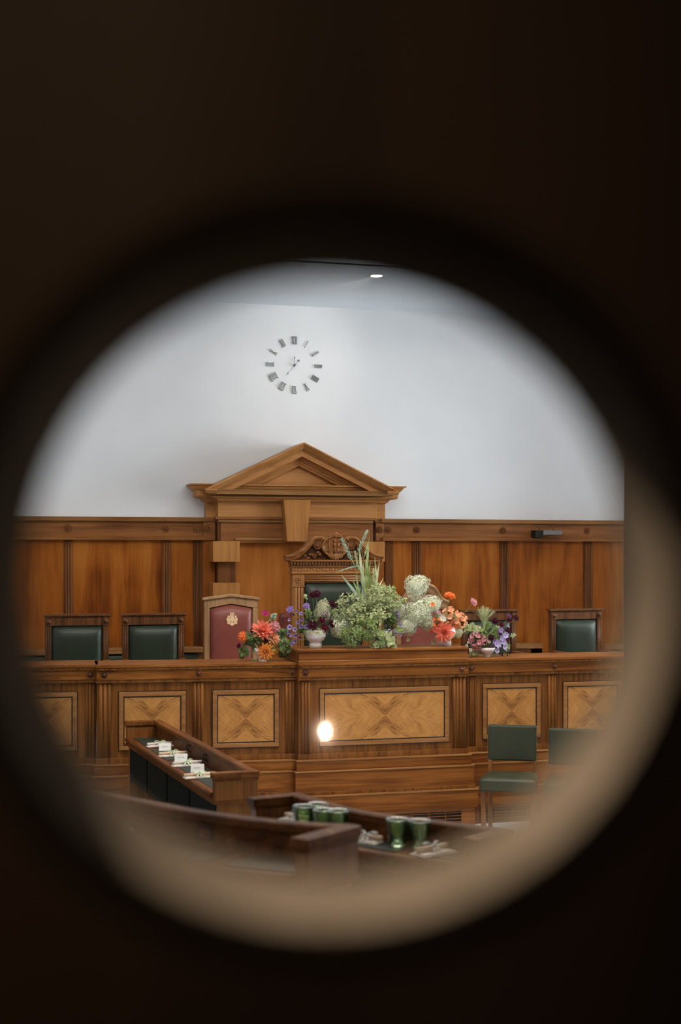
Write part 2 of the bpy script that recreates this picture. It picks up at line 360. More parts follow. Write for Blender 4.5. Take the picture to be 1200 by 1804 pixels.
# ------------------------------------------------------------------ the door with its round window
DN = YAW-R(0.5)                              # leaf stands ajar, turned about 15 degrees
DP = Vector((0.1362, 0.5018, 2.191))         # middle of the round opening on the lobby side
def TD(u, o, z):                             # o = depth through the leaf, away from the lobby
    return (DP.x+u*math.cos(DN)+o*math.sin(DN), DP.y-u*math.sin(DN)+o*math.cos(DN), DP.z+z)
R1, R2, TH = 0.1320, 0.1210, 0.056
b = MB(TD)
NS = 128; zb, zt, ul, ur = PLAT-DP.z+0.01, 2.76-DP.z, -0.47, 0.46
def rectpt(a):
    c, s = math.cos(a), math.sin(a); k = 1e9
    if c > 1e-9: k = min(k, ur/c)
    if c < -1e-9: k = min(k, ul/c)
    if s > 1e-9: k = min(k, zt/s)
    if s < -1e-9: k = min(k, zb/s)
    return (k*c, k*s)
angs = sorted([2*math.pi*k/NS for k in range(NS)]+[math.atan2(q, p) % (2*math.pi) for p in (ul, ur) for q in (zb, zt)])
def ring(r, o): return [(r*math.cos(a), o, r*math.sin(a)) for a in angs]
outer0 = [(rectpt(a)[0], 0.0, rectpt(a)[1]) for a in angs]; outer1 = [(p[0], TH, p[2]) for p in outer0]
b.grid([ring(R1, 0.0), outer0, outer1, ring(R2+0.004, TH)], close=True, smooth=False)
door = struct('door_1', b, M['doorwood'], 'dark wooden door standing ajar with a round window')
b = MB(TD)
b.grid([ring(R1+0.012, -0.001), ring(R1+0.008, -0.006), ring(R1+0.002, -0.006), ring(R1-0.001, 0.0), ring(R1-0.002, 0.010), ring(R2+0.001, TH-0.004), ring(R2, TH+0.002), ring(R2+0.010, TH+0.004), ring(R2+0.012, TH)], close=True)
b.build('window_surround', M['reveal'], door)
b = MB(TD); b.grid([ring(0.001, 0.0075), ring(R1+0.001, 0.0075)], close=True); b.grid([ring(0.001, 0.0105), ring(R1+0.001, 0.0105)], close=True)
b.build('glass_pane', M['pane'], door)
b = MB(TD); b.box(0.37, 0.42, -0.012, 0, -0.55, -0.30); b.tube([(0.395, -0.01, -0.48), (0.395, -0.05, -0.48), (0.395, -0.055, -0.44), (0.395, -0.05, -0.37), (0.395, -0.01, -0.37)], 0.008)
b.build('door_handle', M['nail'], door)
b = MB()
for x0, x1 in ((DX0-0.08, DX0+0.005), (DX1-0.005, DX1+0.08)): b.box(x0, x1, 0.575, 0.60, PLAT, 2.86); b.box(x0, x1, YR, YR+0.025, PLAT, 2.86)
b.box(DX0-0.08, DX1+0.08, 0.575, 0.60, 2.775, 2.87); b.box(DX0-0.08, DX1+0.08, YR, YR+0.025, 2.775, 2.87)
struct('trim_1', b, M['doorwood'], 'dark architrave around the chamber doorway')

# lobby lamps: one shaded ceiling lamp, one candle wall lamp whose bulb shows as a reflection in the round glass
def ray(px, py):
    a = (px-600)/FPX; return Vector((S_+a*C_, C_-a*S_, (HOR-py)/FPX))
lampP = Vector((-0.602, -2.19, 1.788))
fl = thing('floor_lamp', (lampP.x, lampP.y, PLAT), 'thin dark floor lamp with one bare candle bulb in the lobby', 'lamp')
b = MB(); b.lathe([(0, 0.0), (0.13, 0.0), (0.13, 0.015), (0.02, 0.03)], (lampP.x, lampP.y, PLAT)); b.build('base', M['iron'], fl)
b = MB(); b.lathe([(0.008, 0.02), (0.008, lampP.z-PLAT-0.05), (0.016, lampP.z-PLAT-0.045), (0.012, lampP.z-PLAT-0.018)], (lampP.x, lampP.y, PLAT)); b.build('pole', M['iron'], fl)
b = MB(); b.lathe([(0.003, -0.014), (0.007, -0.006), (0.008, 0.003), (0.005, 0.014), (0.0, 0.022)], lampP); b.build('bulb', M['glow'], fl)
area('lobby_ceiling_light', (-0.7, -0.9, 3.35), (0, 0, 0), 0.4, 0.4, 1.5, (1.0, 0.76, 0.50))
spot('lobby_downlight_beam', (-0.8, -1.3, 3.36), (0.0, 0.55, 2.34), 15, (1.0, 0.76, 0.50), 19, 1.0, 0.03)

# ------------------------------------------------------------------ ceiling downlights
def downlight(x, y, z, label):
    t = thing('ceiling_downlight', (x, y, z), label, 'ceiling light', 'recessed ceiling downlights')
    b = MB(); b.lathe([(0.052, 0.0), (0.06, -0.004), (0.066, -0.008), (0.078, -0.006), (0.08, 0.0)], (x, y, z), n=24); b.build('trim_ring', M['white_metal'], t)
    b = MB(); b.lathe([(0.052, -0.001), (0.04, -0.005), (0.0, -0.008)], (x, y, z), n=24); b.build('lamp_lens', M['lens'], t)
    return t
for i, (x, y) in enumerate(DOWNLIGHTS):
    downlight(x, y, CEIL, ('bright recessed downlight in the ceiling above right of the wall clock', 'recessed downlight in the ceiling left of the clock', 'recessed downlight in the ceiling far right')[i])
    if i: spot('downlight_beam', (x, y, CEIL-0.04), (x, y+0.5, 0.6), 60, WARM, 80, 1.0)
spot('clock_downlight_beam', (3.96, 12.83, CEIL-0.04), (3.58, 14.62, 4.27), 44, (1.0, 0.96, 0.92), 62, 1.0)
for i, (x, y) in enumerate(PENDANTS):
    t = downlight(x, y, 5.5, 'recessed downlight in the high ceiling over the desks'); t['group'] = 'downlights over the desks'
    spot('downlight_beam', (x, y, 5.46), (x+0.1, y+0.9, 0.6), (50, 380, 320, 30, 110, 100, 20)[i], WARM, 95, 1.0, 0.09)

spot('added_rim_beam', (-1.25, 2.8, 5.46), (0.10, 0.56, 2.12), 4200, (1.0, 0.87, 0.72), 22, 0.8, 0.08)  # narrow beam added to brighten the rim of the round window
downlight(-1.25, 2.8, 5.5, 'unseen downlight added in the high ceiling to brighten the window rim')
for sx, nm in ((XL+0.12, 'left'), (XR-0.12, 'right')):
    t = thing('added_uplighter', (sx, 13.4, 3.6), 'half-round white uplighter added unseen on the %s side wall near the dais' % nm, 'added light')
    b = MB(); b.lathe([(0.02, -0.14), (0.07, -0.12), (0.11, -0.04), (0.12, 0.0), (0.11, 0.0), (0.06, -0.1), (0.0, -0.12)], (sx, 13.4, 3.6), n=20); b.build('bowl_shade', M['white_metal'], t)
    spot('ceiling_fill_beam', (sx, 13.4, 3.62), (3.2+(sx-3.2)*0.45, 13.5, CEIL), 50, (0.84, 0.92, 1.0), 120, 1.0, 0.08)  # unseen uplighters added to brighten the ceiling above the dais

# ------------------------------------------------------------------ wall clock without a dial
YC = YF-0.005
cc = at(518.5, 643.5, YC); clk = thing('wall_clock', cc, 'large round wall clock of separate roman numerals fixed straight to the white wall', 'clock')
def strokes(word):      # numeral drawn as strokes (x0,z0,x1,z1,thick)
    out = []; x = 0
    for ch in word:
        if ch == 'I': out.append((x+0.1, 0, x+0.1, 1, 1)); x += 0.27
        if ch == 'V': out.append((x, 1, x+0.3, 0, 1)); out.append((x+0.3, 0, x+0.55, 1, 0.5)); x += 0.72
        if ch == 'X': out.append((x, 1, x+0.5, 0, 1)); out.append((x, 0, x+0.5, 1, 0.45)); x += 0.66
    w = x-0.15
    return [(a-w/2, z0-0.5, c-w/2, z1-0.5, t) for a, z0, c, z1, t in out], w
RN, HN = 0.262, 0.078
for k, wd in enumerate(['XII', 'I', 'II', 'III', 'IIII', 'V', 'VI', 'VII', 'VIII', 'IX', 'X', 'XI']):
    th = -2*math.pi*k/12; st, w = strokes(wd); sc = HN*0.66
    mb = MB()
    def P(x, z, d):
        X = x*sc; Z = z*HN+RN
        return (cc.x+X*math.cos(th)-Z*math.sin(th), cc.y-d, cc.z+X*math.sin(th)+Z*math.cos(th))
    segs = [(a, z0, c, z1, 0.045*t) for a, z0, c, z1, t in st]+[(-w/2-0.03, 0.5, w/2+0.03, 0.5, 0.018), (-w/2-0.03, -0.5, w/2+0.03, -0.5, 0.018)]
    for a, z0, c, z1, t in segs:
        dx, dz = c-a, z1-z0; L = math.hypot(dx, dz); nx, nz = -dz/L*t, dx/L*t
        q = [(a+nx, z0+nz), (c+nx, z1+nz), (c-nx, z1-nz), (a-nx, z0-nz)]
        f = [mb.v(P(x, z, 0.012)) for x, z in q]; g = [mb.v(P(x, z, 0.0)) for x, z in q]
        mb.bm.faces.new(f); mb.bm.faces.new(g[::-1])
        for i in range(4): mb.bm.faces.new((f[i], f[(i+1) % 4], g[(i+1) % 4], g[i]))
    mb.build('numeral', M['clock'], clk)
def hand(name, ang, ln, tail, wd, d):
    mb = MB(); c, s = math.cos(ang), math.sin(ang)
    pts = [(-tail, 0.0), (0, wd*0.7), (ln*0.62, wd*0.55), (ln*0.76, wd*2.3), (ln*0.84, wd*0.6), (ln, 0), (ln*0.84, -wd*0.6), (ln*0.76, -wd*2.3), (ln*0.62, -wd*0.55), (0, -wd*0.7)]
    f = [mb.v((cc.x+c*u-s*w, cc.y-d, cc.z+s*u+c*w)) for u, w in pts]; g = [mb.v((cc.x+c*u-s*w, cc.y-d+0.003, cc.z+s*u+c*w)) for u, w in pts]
    mb.bm.faces.new(f); mb.bm.faces.new(g[::-1])
    for i in range(len(f)): mb.bm.faces.new((f[i], f[(i+1) % len(f)], g[(i+1) % len(f)], g[i]))
    if tail > 0.03: mb.lathe([(0.012, 0), (0.012, -0.004), (0, -0.005)], (cc.x-c*tail, cc.y-d+0.003, cc.z-s*tail), 'y', 12)
    mb.build(name, M['clock'], clk)
hand('hour_hand', R(90), 0.105, 0.0, 0.003, 0.022); hand('minute_hand', R(230), 0.16, 0.062, 0.0032, 0.028)
mb = MB(); mb.lathe([(0.013, -0.0), (0.013, -0.034), (0.0, -0.036)], (cc.x, cc.y, cc.z), 'y', 14); mb.build('hub', M['clock'], clk)

# ------------------------------------------------------------------ oak wall panelling
YP = 14.56
zt, zc, zf, zm = 2.600, 2.560, 2.408, 2.366
def panelling(x0, x1, pil, ros, label, endcap=None):
    xs = sorted(x0 if i == 0 else x1 for i in (0, 1))
    t = thing('wall_panelling', ((x0+x1)/2, YP, 0.6), label, 'panelling')
    ed = [x0]
    for a, c, k in pil: ed += [a, c]
    ed.append(x1)
    for i in range(0, len(ed), 2):
        if ed[i+1]-ed[i] > 0.02:
            b = MB(); b.box(ed[i], ed[i+1], YP, YF, 0.62, zm); b.build('panel', M['panel'], t)
    for a, c, k in pil:
        b = MB(); b.box(a, c, YP-0.012, YF, 0.62, zm); n = 6 if k else 3
        b.reeds(a+0.008, c-0.008, YP-0.012, 0.62, zm, n, 0.012); b.build('pilaster', M['frame_z'], t)
    b = MB(); b.box(x0, x1, YP-0.03, YF, zf, zc); fz = b.build('frieze', M['frame_x'], t)
    b = MB(); b.umould(x0, x1, YP-0.03, YF-0.001, [(0.0, zm), (0.035, zm), (0.035, zf-0.012), (0.012, zf), (0, zf+0.006)]); b.build('lower_moulding', M['frame_x'], t)
    b = MB(); b.umould(x0, x1, YP-0.03, YF-0.001, [(0.0, zc-0.012), (0.02, zc-0.004), (0.05, zc), (0.055, zt), (0, zt)]); b.build('cornice', M['edge_x'], t)
    for px in ros:
        x = X_(px, YP-0.03); b = MB(); rosette(b, x, YP-0.03, 2.482, 0.037); b.build('rosette', M['frame_z'], fz)
    return t
XW = lambda p: X_(p, YP)
panelling(-1.4, XW(357), [(XW(-60), XW(-44), 0), (XW(112.5), XW(128.5), 0), (XW(285), XW(301), 0), (XW(340), XW(357), 1)], [-52, 120, 293, 347.5], 'orange-brown oak wall panelling left of the pedimented doorcase')
panelling(XW(677), XR, [(XW(677.5), XW(693), 1), (XW(727), XW(742), 0), (XW(881), XW(896), 0), (XW(1028), XW(1044), 0), (XW(1170), XW(1186), 0)], [684, 734, 886, 1034, 1178], 'orange-brown oak wall panelling right of the pedimented doorcase')

# ------------------------------------------------------------------ pedimented doorcase
xc = (X_(371, 14.22)+X_(692, 14.22))/2
dc = thing('doorcase', (xc, YF, 0.6), 'pale oak doorcase with triangular pediment and keystone in the middle of the end wall', 'doorcase')
YA = 14.47
def bx(name, x0, x1, y0, y1, z0, z1, mat, bev=0.003):
    b = MB(); b.box(x0, x1, y0, y1, z0, z1); return b.build(name, mat, dc, bev)
hl = X_(384, 14.42); hr = 2*xc-hl
# side strips with rosettes
for s, (p0, p1) in enumerate(((357.5, 379), (661, 676.5))):
    x0, x1 = X_(p0, YP-0.02), X_(p1, YP-0.02)
    bx('side_strip', x0, x1, YP-0.02, YF, 0.62, zm, M['diag']); bx('side_block', x0, x1, YP-0.045, YF, zm, zc, M['frame_x'])
    b = MB(); b.umould(x0, x1, YP-0.045, YF-0.001, [(0, zc), (0.012, zc), (0.02, zt), (0, zt)]); b.build('side_cap', M['edge_x'], dc)
    b = MB(); rosette(b, X_((364.5, 668.5)[s], YP-0.05), YP-0.045, 2.482, 0.037); b.build('rosette', M['frame_z'], dc)
bx('door_panel', X_(415, 14.53), X_(650, 14.53), 14.53, YF, 0.62, 2.37, M['diag'])
zA = Z_(520, 911, 14.42)   # architrave top
zE = Z_(520, 881, 14.40)   # frieze top
zW = 2.60
bx('upper_side', X_(363, 14.52), X_(384, 14.52), 14.52, YF, zt, zE, M['pale_x']); bx('upper_side', 2*xc-X_(384, 14.52)+0.02, 2*xc-X_(363, 14.52)+0.02, 14.52, YF, zt, zE, M['pale_x'])
bx('frieze', hl, hr, 14.42, YF, zA-0.01, zE, M['pale_x'])
# eared architrave with stepped mouldings
xa0, xa1 = X_(379, 14.44), X_(661, 14.44)
ax0, ax1 = X_(419, 14.44), X_(629, 14.44)
for i, (d0, d1, yy) in enumerate(((0, 0.03, 14.40), (0.03, 0.06, 14.415), (0.06, 0.2, 14.44))):
    bx('architrave_head', xa0+d0, xa1-d0, yy, YF, zA-d1-(0.07 if i == 2 else 0), zA-d0, M['frame_x' if i != 1 else 'edge_x'])
for x0, x1 in ((xa0, ax0), (ax1, xa1)): bx('architrave_leg', x0+0.03, x1-0.02, 14.45, YF, 0.62, zA-0.06, M['frame_z'])
bx('architrave_bead', ax0-0.03, ax1+0.03, 14.43, 14.5, 2.365, 2.39, M['edge_x'])
# blocks
for p0, p1 in ((375, 422.5),):
    x0, x1 = X_(p0, 14.34), X_(p1, 14.34)
    for z0, z1 in ((Z_(400, 990, 14.34), Z_(400, 953.5, 14.34)), (Z_(400, 1063, 14.34), Z_(400, 1027, 14.34)), (Z_(400, 1137, 14.34), Z_(400, 1100, 14.34))):
        bx('rusticated_block', x0, x1, 14.34, YF-0.01, z0, z1, M['pale_z'], 0.004)
        bx('rusticated_block', 2*xc-x1, 2*xc-x0, 14.34, YF-0.01, z0, z1, M['pale_z'], 0.004)
# keystone
b = MB(); yk = 14.30; kz0, kz1 = Z_(523, 954, yk), Z_(523, 880, yk)
pl = [(X_(499.5, yk), kz1), (X_(547.5, yk), kz1), (X_(540.5, yk), kz0), (X_(506, yk), kz0)]
b.prism(pl, yk, YF-0.02); b.build('keystone', M['pale_z'], dc, 0.004)
# cornice: back crown and breakfront crown
zK1, zK0 = Z_(528, 863.5, 14.22), Z_(528, 872, 14.22)
zC = Z_(345, 858, 14.34)
lx0, lx1 = X_(371, 14.22), X_(692, 14.22)
bkx0, bkx1 = X_(363, 14.5), 2*xc-X_(363, 14.5)
bk = [(0.0, zE-0.03), (0.03, zE-0.015), (0.045, zE+0.01), (0.10, zE+0.02), (0.115, zE+0.03), (0.115, zE+0.085), (0.125, zE+0.09), (0.15, zE+0.11), (0.165, zE+0.135), (0.185, zE+0.14), (0.19, zE+0.155), (0.0, zE+0.155)]
b = MB(); b.umould(bkx0, bkx1, 14.50, YF-0.001, bk); b.build('back_cornice', M['pale_x'], dc)
b = MB(); b.umould(lx0+0.12, lx1-0.12, 14.36, YF-0.01, [(0.0, zE-0.02), (0.02, zE-0.012), (0.03, zE), (0.07, zE+0.015), (0.08, zE+0.025)]); b.build('bed_moulding', M['pale_x'], dc)
b = MB(); b.umould(lx0, lx1, 14.22, YF-0.01, [(-0.14, zK0+0.0), (0, zK0), (0, zK1-0.012), (0.004, zK1-0.008), (0.004, zK1), (-0.3, zK1)]); b.build('corona', M['edge_x'], dc)
# raking cornice
zB = zK1; apx = xc; apz = Z_(528, 779, 14.17); eL = X_(363, 14.17); eR = 2*xc-eL
eZ = Z_(366, 861, 14.17)+0.0
sl = (apz-eZ)/(apx-eL); nrm = math.cos(math.atan(sl))
prof = [(0, YF-0.02), (0, 14.17), (0.014, 14.17), (0.018, 14.18), (0.035, 14.20), (0.062, 14.235), (0.066, 14.25), (0.072, 14.25), (0.074, 14.265), (0.125, 14.265), (0.128, 14.33), (0.160, 14.36), (0.165, 14.375), (0.178, 14.375), (0.18, 14.39), (0.205, 14.40), (0.207, 14.45)]
rows = []
for d, y in prof:
    dz = d/nrm; za = apz-dz; xl = max(eL, apx-(za-zB)/sl) if d > 0 else eL
    zl = max(zB, eZ-dz) if d > 0 else eZ
    if xl > eL: zl = zB
    rows.append([(xl, y, zl), (apx, y, za), (2*apx-xl, y, zl)])
b = MB(); b.grid(rows, smooth=False); b.build('raking_cornice', M['pale_x'], dc)
b = MB(); b.prism([(eL+0.1, zB-0.01), (eR-0.1, zB-0.01), (apx, apz-0.15)], 14.45, YF-0.02); b.build('tympanum', M['pale_x'], dc)
for sx in (-1, 1):
    b = MB(); x0 = eL if sx < 0 else eR
    b.grid([[(x0-sx*0.0, y, z) for y, z in ((14.17, eZ), (14.17, eZ-0.015), (14.20, eZ-0.04), (14.235, zB-0.005), (YF-0.02, zB-0.005), (YF-0.02, eZ))], [(x0-sx*0.12, y, z) for y, z in ((14.17, eZ+0.0), (14.17, eZ-0.015), (14.20, eZ-0.04), (14.235, zB-0.005), (YF-0.02, zB-0.005), (YF-0.02, eZ))]], close=True, caps=True, smooth=False)
    b.build('cornice_return', M['pale_x'], dc)

# picture-light style box fixed on the right frieze
p = at(964, 940, 14.4)
pb = thing('wall_bracket_box', (p.x, YP-0.03, p.z), 'small dark and grey metal box hung on two wires from the right-hand frieze', 'wall fixture')
b = MB(); b.box(X_(944, 14.4), X_(957, 14.4), 14.40, YP-0.03, p.z-0.04, p.z+0.035); b.build('housing', M['iron'], pb)
b = MB(); b.box(X_(957, 14.4), X_(990, 14.4), 14.39, 14.46, p.z-0.012, p.z+0.035); b.build('shelf_plate', M['greybox'], pb)
for q in (950, 976):
    b = MB(); b.tube([(X_(q, 14.42), 14.42, p.z+0.03), (X_(q, 14.42), 14.46, p.z+0.075), (X_(q, 14.42), YP-0.03, p.z+0.08)], 0.003); b.build('hanging_wire', M['iron'], pb)

# ------------------------------------------------------------------ fixed benches along the end wall
def bench(p0, p1, label, framed=False):
    x0, x1 = X_(p0, 14.3), X_(p1, 14.3); zb = Z_((p0+p1)/2, 1143 if p0 < 500 else 1134.5, 14.3)
    t = thing('wall_bench', ((x0+x1)/2, 14.3, 0.6), label, 'bench')
    b = MB(); b.box(x0, x1, 14.26, 14.44, zb-0.055, zb); b.build('top_rail', M['edge_x'], t, 0.006)
    b = MB(); b.pad(x0+0.04, x1-(0.13 if framed else 0.04), 1.03, zb-(0.11 if framed else 0.055), 14.33, 0.045); b.build('back_cushion', M['green2'], t)
    b = MB(); b.box(x0, x1, 14.33, 14.44, 0.62, zb-0.055)
    if framed: b.box(x1-0.13, x1, 14.28, 14.34, 0.62, zb-0.05); b.box(x0, x1, 14.28, 14.34, zb-0.11, zb-0.05)
    b.build('back_board', M['frame_z'], t)
    b = MB(); b.box(x0+0.02, x1-0.02, 13.9, 14.33, 0.95, 1.04); b.build('seat_cushion', M['green'], t, 0.02)
    b = MB(); b.box(x0, x1, 13.93, 14.33, 0.6, 0.95); b.build('plinth', M['frame_z'], t)
bench(-40, 357, 'long green leather wall bench behind the chairs at left')
bench(800, 954, 'green leather wall bench with framed end between the two green chairs at right', True)
bench(1062, 1230, 'green leather wall bench at the far right end of the dais')

# ------------------------------------------------------------------ council bench fronts
ZL = 1.354
def front(P, phi, p0, p1, panels, flutes, roses, label, raised=False, burrm='burr1', louv=(), oend=0.0):
    T = lambda u, o, z: (P[0]+u*math.cos(phi)+o*math.sin(phi), P[1]+u*math.sin(phi)-o*math.cos(phi), z)
    h = lambda q: hit(q, P, phi)
    u0, u1 = (h(p0) if p0 > -100 else -4.2), (h(p1) if p1 < 1300 else 5.2)
    mid = T((u0+u1)/2, 0, 0); t = thing('bench_front', mid, label, 'bench front')
    def bb(name, a, c, o0, o1, z0, z1, m, bev=0.0025):
        b = MB(T); b.box(a, c, o0, o1, z0, z1); return b.build(name, m, t, bev)
    bb('carcass', u0, u1, -0.12, 0, 0.58, 1.25, M['walnut_z'], 0)
    bb('worktop', u0-0.012, u1+0.012, -0.46, 0.055, ZL-0.022, ZL, M['walnut_x'])
    bb('worktop_edging', u0-0.010, u1+0.010, -0.40, 0.048, ZL-0.042, ZL-0.022, M['walnut_z'])
    fs = bb('fascia', u0-0.004, u1+0.004, -0.35, 0.034, 1.236, ZL-0.042, M['walnut_x'])
    bb('fascia_moulding', u0-0.008, u1+0.008, -0.3, 0.026, 1.212, 1.236, M['walnut_z'])
    for q in roses:
        u = h(q); b = MB(T)
        prof = [(0.027, 0.034), (0.027, 0.038), (0.021, 0.042), (0.018, 0.036), (0.014, 0.038), (0.012, 0.05), (0.006, 0.056), (0, 0.057)]
        b.lathe(prof, (u, 0, 1.278), 'y', 16); b.build('rosette', M['chair_z'], fs)
    for a, c in flutes:
        b = MB(lambda x, y, z: T(x, -y, z)); ua, uc = h(a), h(c); n = max(3, round((uc-ua)/0.028))
        b.box(ua, uc, 0.01, -0.006, 0.63, 1.205); b.reeds(ua, uc, -0.006, 0.63, 1.205, n, 0.011); b.build('reeded_pilaster', M['walnut_z'], t)
    for a, c in panels:
        ua, uc = h(a), h(c); z0, z1 = 0.684, 1.138; fw = 0.034
        b = MB(T); b.box(ua+fw, uc-fw, -0.01, 0.008, z0+fw, z1-fw); b.build('burr_panel', M[burrm], t)
        b = MB(T)
        for x0, x1, y0, y1 in ((ua, uc, z1-fw, z1), (ua, uc, z0, z0+fw), (ua, ua+fw, z0+fw, z1-fw), (uc-fw, uc, z0+fw, z1-fw)): b.box(x0, x1, -0.01, 0.018, y0, y1)
        b.build('panel_frame', M['edge_x'], t, 0.003)
        b = MB(T)
        for k, e in ((0.0, 0.006), (fw, -0.009)):
            x0, x1, y0, y1 = ua+k, uc-k, z0+k, z1-k; w = abs(e); s = 1 if e > 0 else -1
            if s > 0: x0 -= w; x1 += w; y0 -= w; y1 += w
            oo = 0.003 if s > 0 else 0.0105
            b.box(x0, x1, -0.01, oo, y1-w, y1); b.box(x0, x1, -0.01, oo, y0, y0+w); b.box(x0, x0+w, -0.01, oo, y0, y1); b.box(x1-w, x1, -0.01, oo, y0, y1)
        b.build('stringing', M['ink'], t)
    bb('base_moulding', u0-0.006, u1+0.006, -0.1, 0.016, 0.579, 0.625, M['walnut_z'])
    for nm, o, z0, z1, mm in (('plinth_board', 0.045, 0.494, 0.579, 'walnut_x'), ('plinth_board', 0.070, 0.315, 0.494, 'walnut_x'), ('plinth_board', 0.105, 0.150, 0.303, 'walnut_x')):
        bb(nm, u0-o*0.6, u1+o*0.6, -0.1, o, z0, z1, M[mm], 0.004)
        bb('plinth_bead', u0-o*0.6-0.003, u1+o*0.6+0.003, -0.1, o+0.006, z1-0.010, z1+0.001, M['edge_x'], 0.002)
    bb('crossband_strip', u0-0.05, u1+0.05, -0.1, 0.078, 0.300, 0.330, M['walnut_z'])
    bb('skirting', u0-0.04, u1+0.04, -0.1, 0.09, 0.0, 0.150, M['frame_x'], 0)
    for a, c in louv:
        ua, uc = h(a), h(c); bb('grille_shade_backing', ua, uc, 0.03, 0.0925, 0.005, 0.125, M['dark'], 0)  # near-black slab paints in the shade behind the slats
        b = MB(T); n = 5
        for k in range(n): z = 0.012+k*0.025; b.box(ua, uc, 0.088, 0.098, z, z+0.0045)
        for k in range(3): x = ua+(uc-ua)*(k+1)/4; b.box(x, x+0.006, 0.088, 0.098, 0.005, 0.125)
        b.build('grille', M['walnut_x'], t)
    if raised:
        bb('raised_board', u0+0.0, u1-0.0, -0.42, 0.014, ZL, 1.435, M['walnut_x'], 0.004)
        bb('raised_top', u0-0.008, u1+0.008, -0.44, 0.03, 1.435, 1.456, M['walnut_x'], 0.005)
        bb('raised_bead', u0-0.003, u1+0.003, -0.42, 0.022, ZL, ZL+0.014, M['edge_x'], 0.004)
    return t
YCN, YW = 10.98, 11.045
front((X_(672, YCN), YCN), 0, 526, 822, [(563, 790)], [(530, 547), (797, 820)], [536, 811], 'central council bench front with wide burr walnut panel and raised ledge', True, 'burr2', [(690, 806)])
front((X_(830, YW), YW), 0, 823.5, 1400, [(850, 951.5), (992, 1094), (1132, 1232)], [(827, 838), (965, 981), (1106, 1120)], [828, 974, 1112], 'council bench front right of the central ledge behind the spare chairs', False, 'burr1', [(838, 948), (985, 1090)])
PL = (X_(523, YW+0.01), YW+0.01)
front(PL, R(-4.5), 171, 523, [(209.5, 327), (374.5, 491)], [(174, 196), (340, 359), (502, 520)], [183.5, 350, 514], 'council bench front with two burr panels left of the central ledge', False, 'burr1', [(240, 330)])
u = hit(171, PL, R(-4.5)); PL2 = (PL[0]+u*math.cos(R(-4.5)), PL[1]+u*math.sin(R(-4.5))+0.07)
front(PL2, R(-6), -400, 170, [(-80, 20), (32, 136)], [(150, 168)], [159, 20], 'shaded council bench front at the far left end', False, 'burr1')
# dark column standing on the right inside the chamber
b = MB(); b.box(2.08, 2.50, 3.80, 4.10, 0.4, 5.5); b.box(2.05, 2.53, 3.77, 4.13, 0.4, 0.62); tag(b.build('column', M['column'], None, 0.006), 'tall black-stained oak column at the right edge of the view', 'column')

# ------------------------------------------------------------------ chairs on the dais
def green_chair(x, label, rz=0.0, y=12.8):
    t = thing('council_chair', (x, y, 0.6), label, 'chair', None, rz); W = 0.28
    def T(a, b_, c): return (x+a*math.cos(rz)-b_*math.sin(rz), y+a*math.sin(rz)+b_*math.cos(rz), 0.6+c)
    for s in (-1, 1):
        b = MB(T); x0, x1 = sorted((s*(W-0.002), s*(W-0.055))); b.box(x0, x1, 0.0, 0.055, 0.42, 0.985); b.reeds(x0+0.004, x1-0.004, 0.0, 0.5, 0.975, 3, 0.008); b.build('back_post', M['chair_z'], t)
        b = MB(T); b.box(x0-0.002, x1+0.002, -0.008, 0.06, 0.985, 1.055); cx = (x0+x1)/2
        cb = b.build('corner_block', M['chair_z'], t); b = MB(T); b.sphere((cx, -0.014, 1.02), 0.016); b.lathe([(0.022, 0), (0.022, -0.006), (0.014, -0.008)], (cx, -0.008, 1.02), 'y', 14); b.build('rosette', M['chair_z'], cb)
        b = MB(T); b.box(x0, x1, 0.0, 0.05, 0, 0.44); b.build('leg', M['chair_z'], t)
        b = MB(T); b.box(x0, x1, -0.50, -0.45, 0, 0.66); b.build('leg', M['chair_z'], t)
        b = MB(T); b.box(x0-0.005, x1+0.005, -0.52, 0.0, 0.64, 0.68); b.build('armrest', M['chair_z'], t, 0.008)
    b = MB(T); b.box(-W+0.05, W-0.05, -0.004, 0.05, 0.985, 1.052); b.build('top_rail', M['chair_x'], t)
    b = MB(T); b.umould(-W, W, -0.006, 0.06, [(0, 1.052), (0.004, 1.058), (0.012, 1.066), (0.018, 1.07), (0.018, 1.084), (-0.1, 1.086)]); b.build('cap_moulding', M['chair_x'], t)
    b = MB(T); b.pad(-W+0.055, W-0.055, 0.50, 0.982, 0.02, 0.075); b.build('backrest', M['green'], t)
    b = MB(T); b.box(-W+0.055, W-0.055, 0.02, 0.05, 0.46, 0.985); b.build('back_panel', M['chair_z'], t)
    b = MB(T); b.box(-W+0.02, W-0.02, -0.50, 0.0, 0.40, 0.49); b.build('seat', M['green'], t, 0.025)
    return t
YCH = 12.8
green_chair(X_(136, YCH), 'green leather council chair furthest left on the dais')
green_chair(X_(270.5, YCH), 'green leather council chair just left of the pointed red chair')
green_chair(X_(863, YCH), 'green leather council chair behind the burgundy and lilac flowers', R(2))
green_chair(X_(1016, YCH), 'green leather council chair furthest right on the dais', R(4))

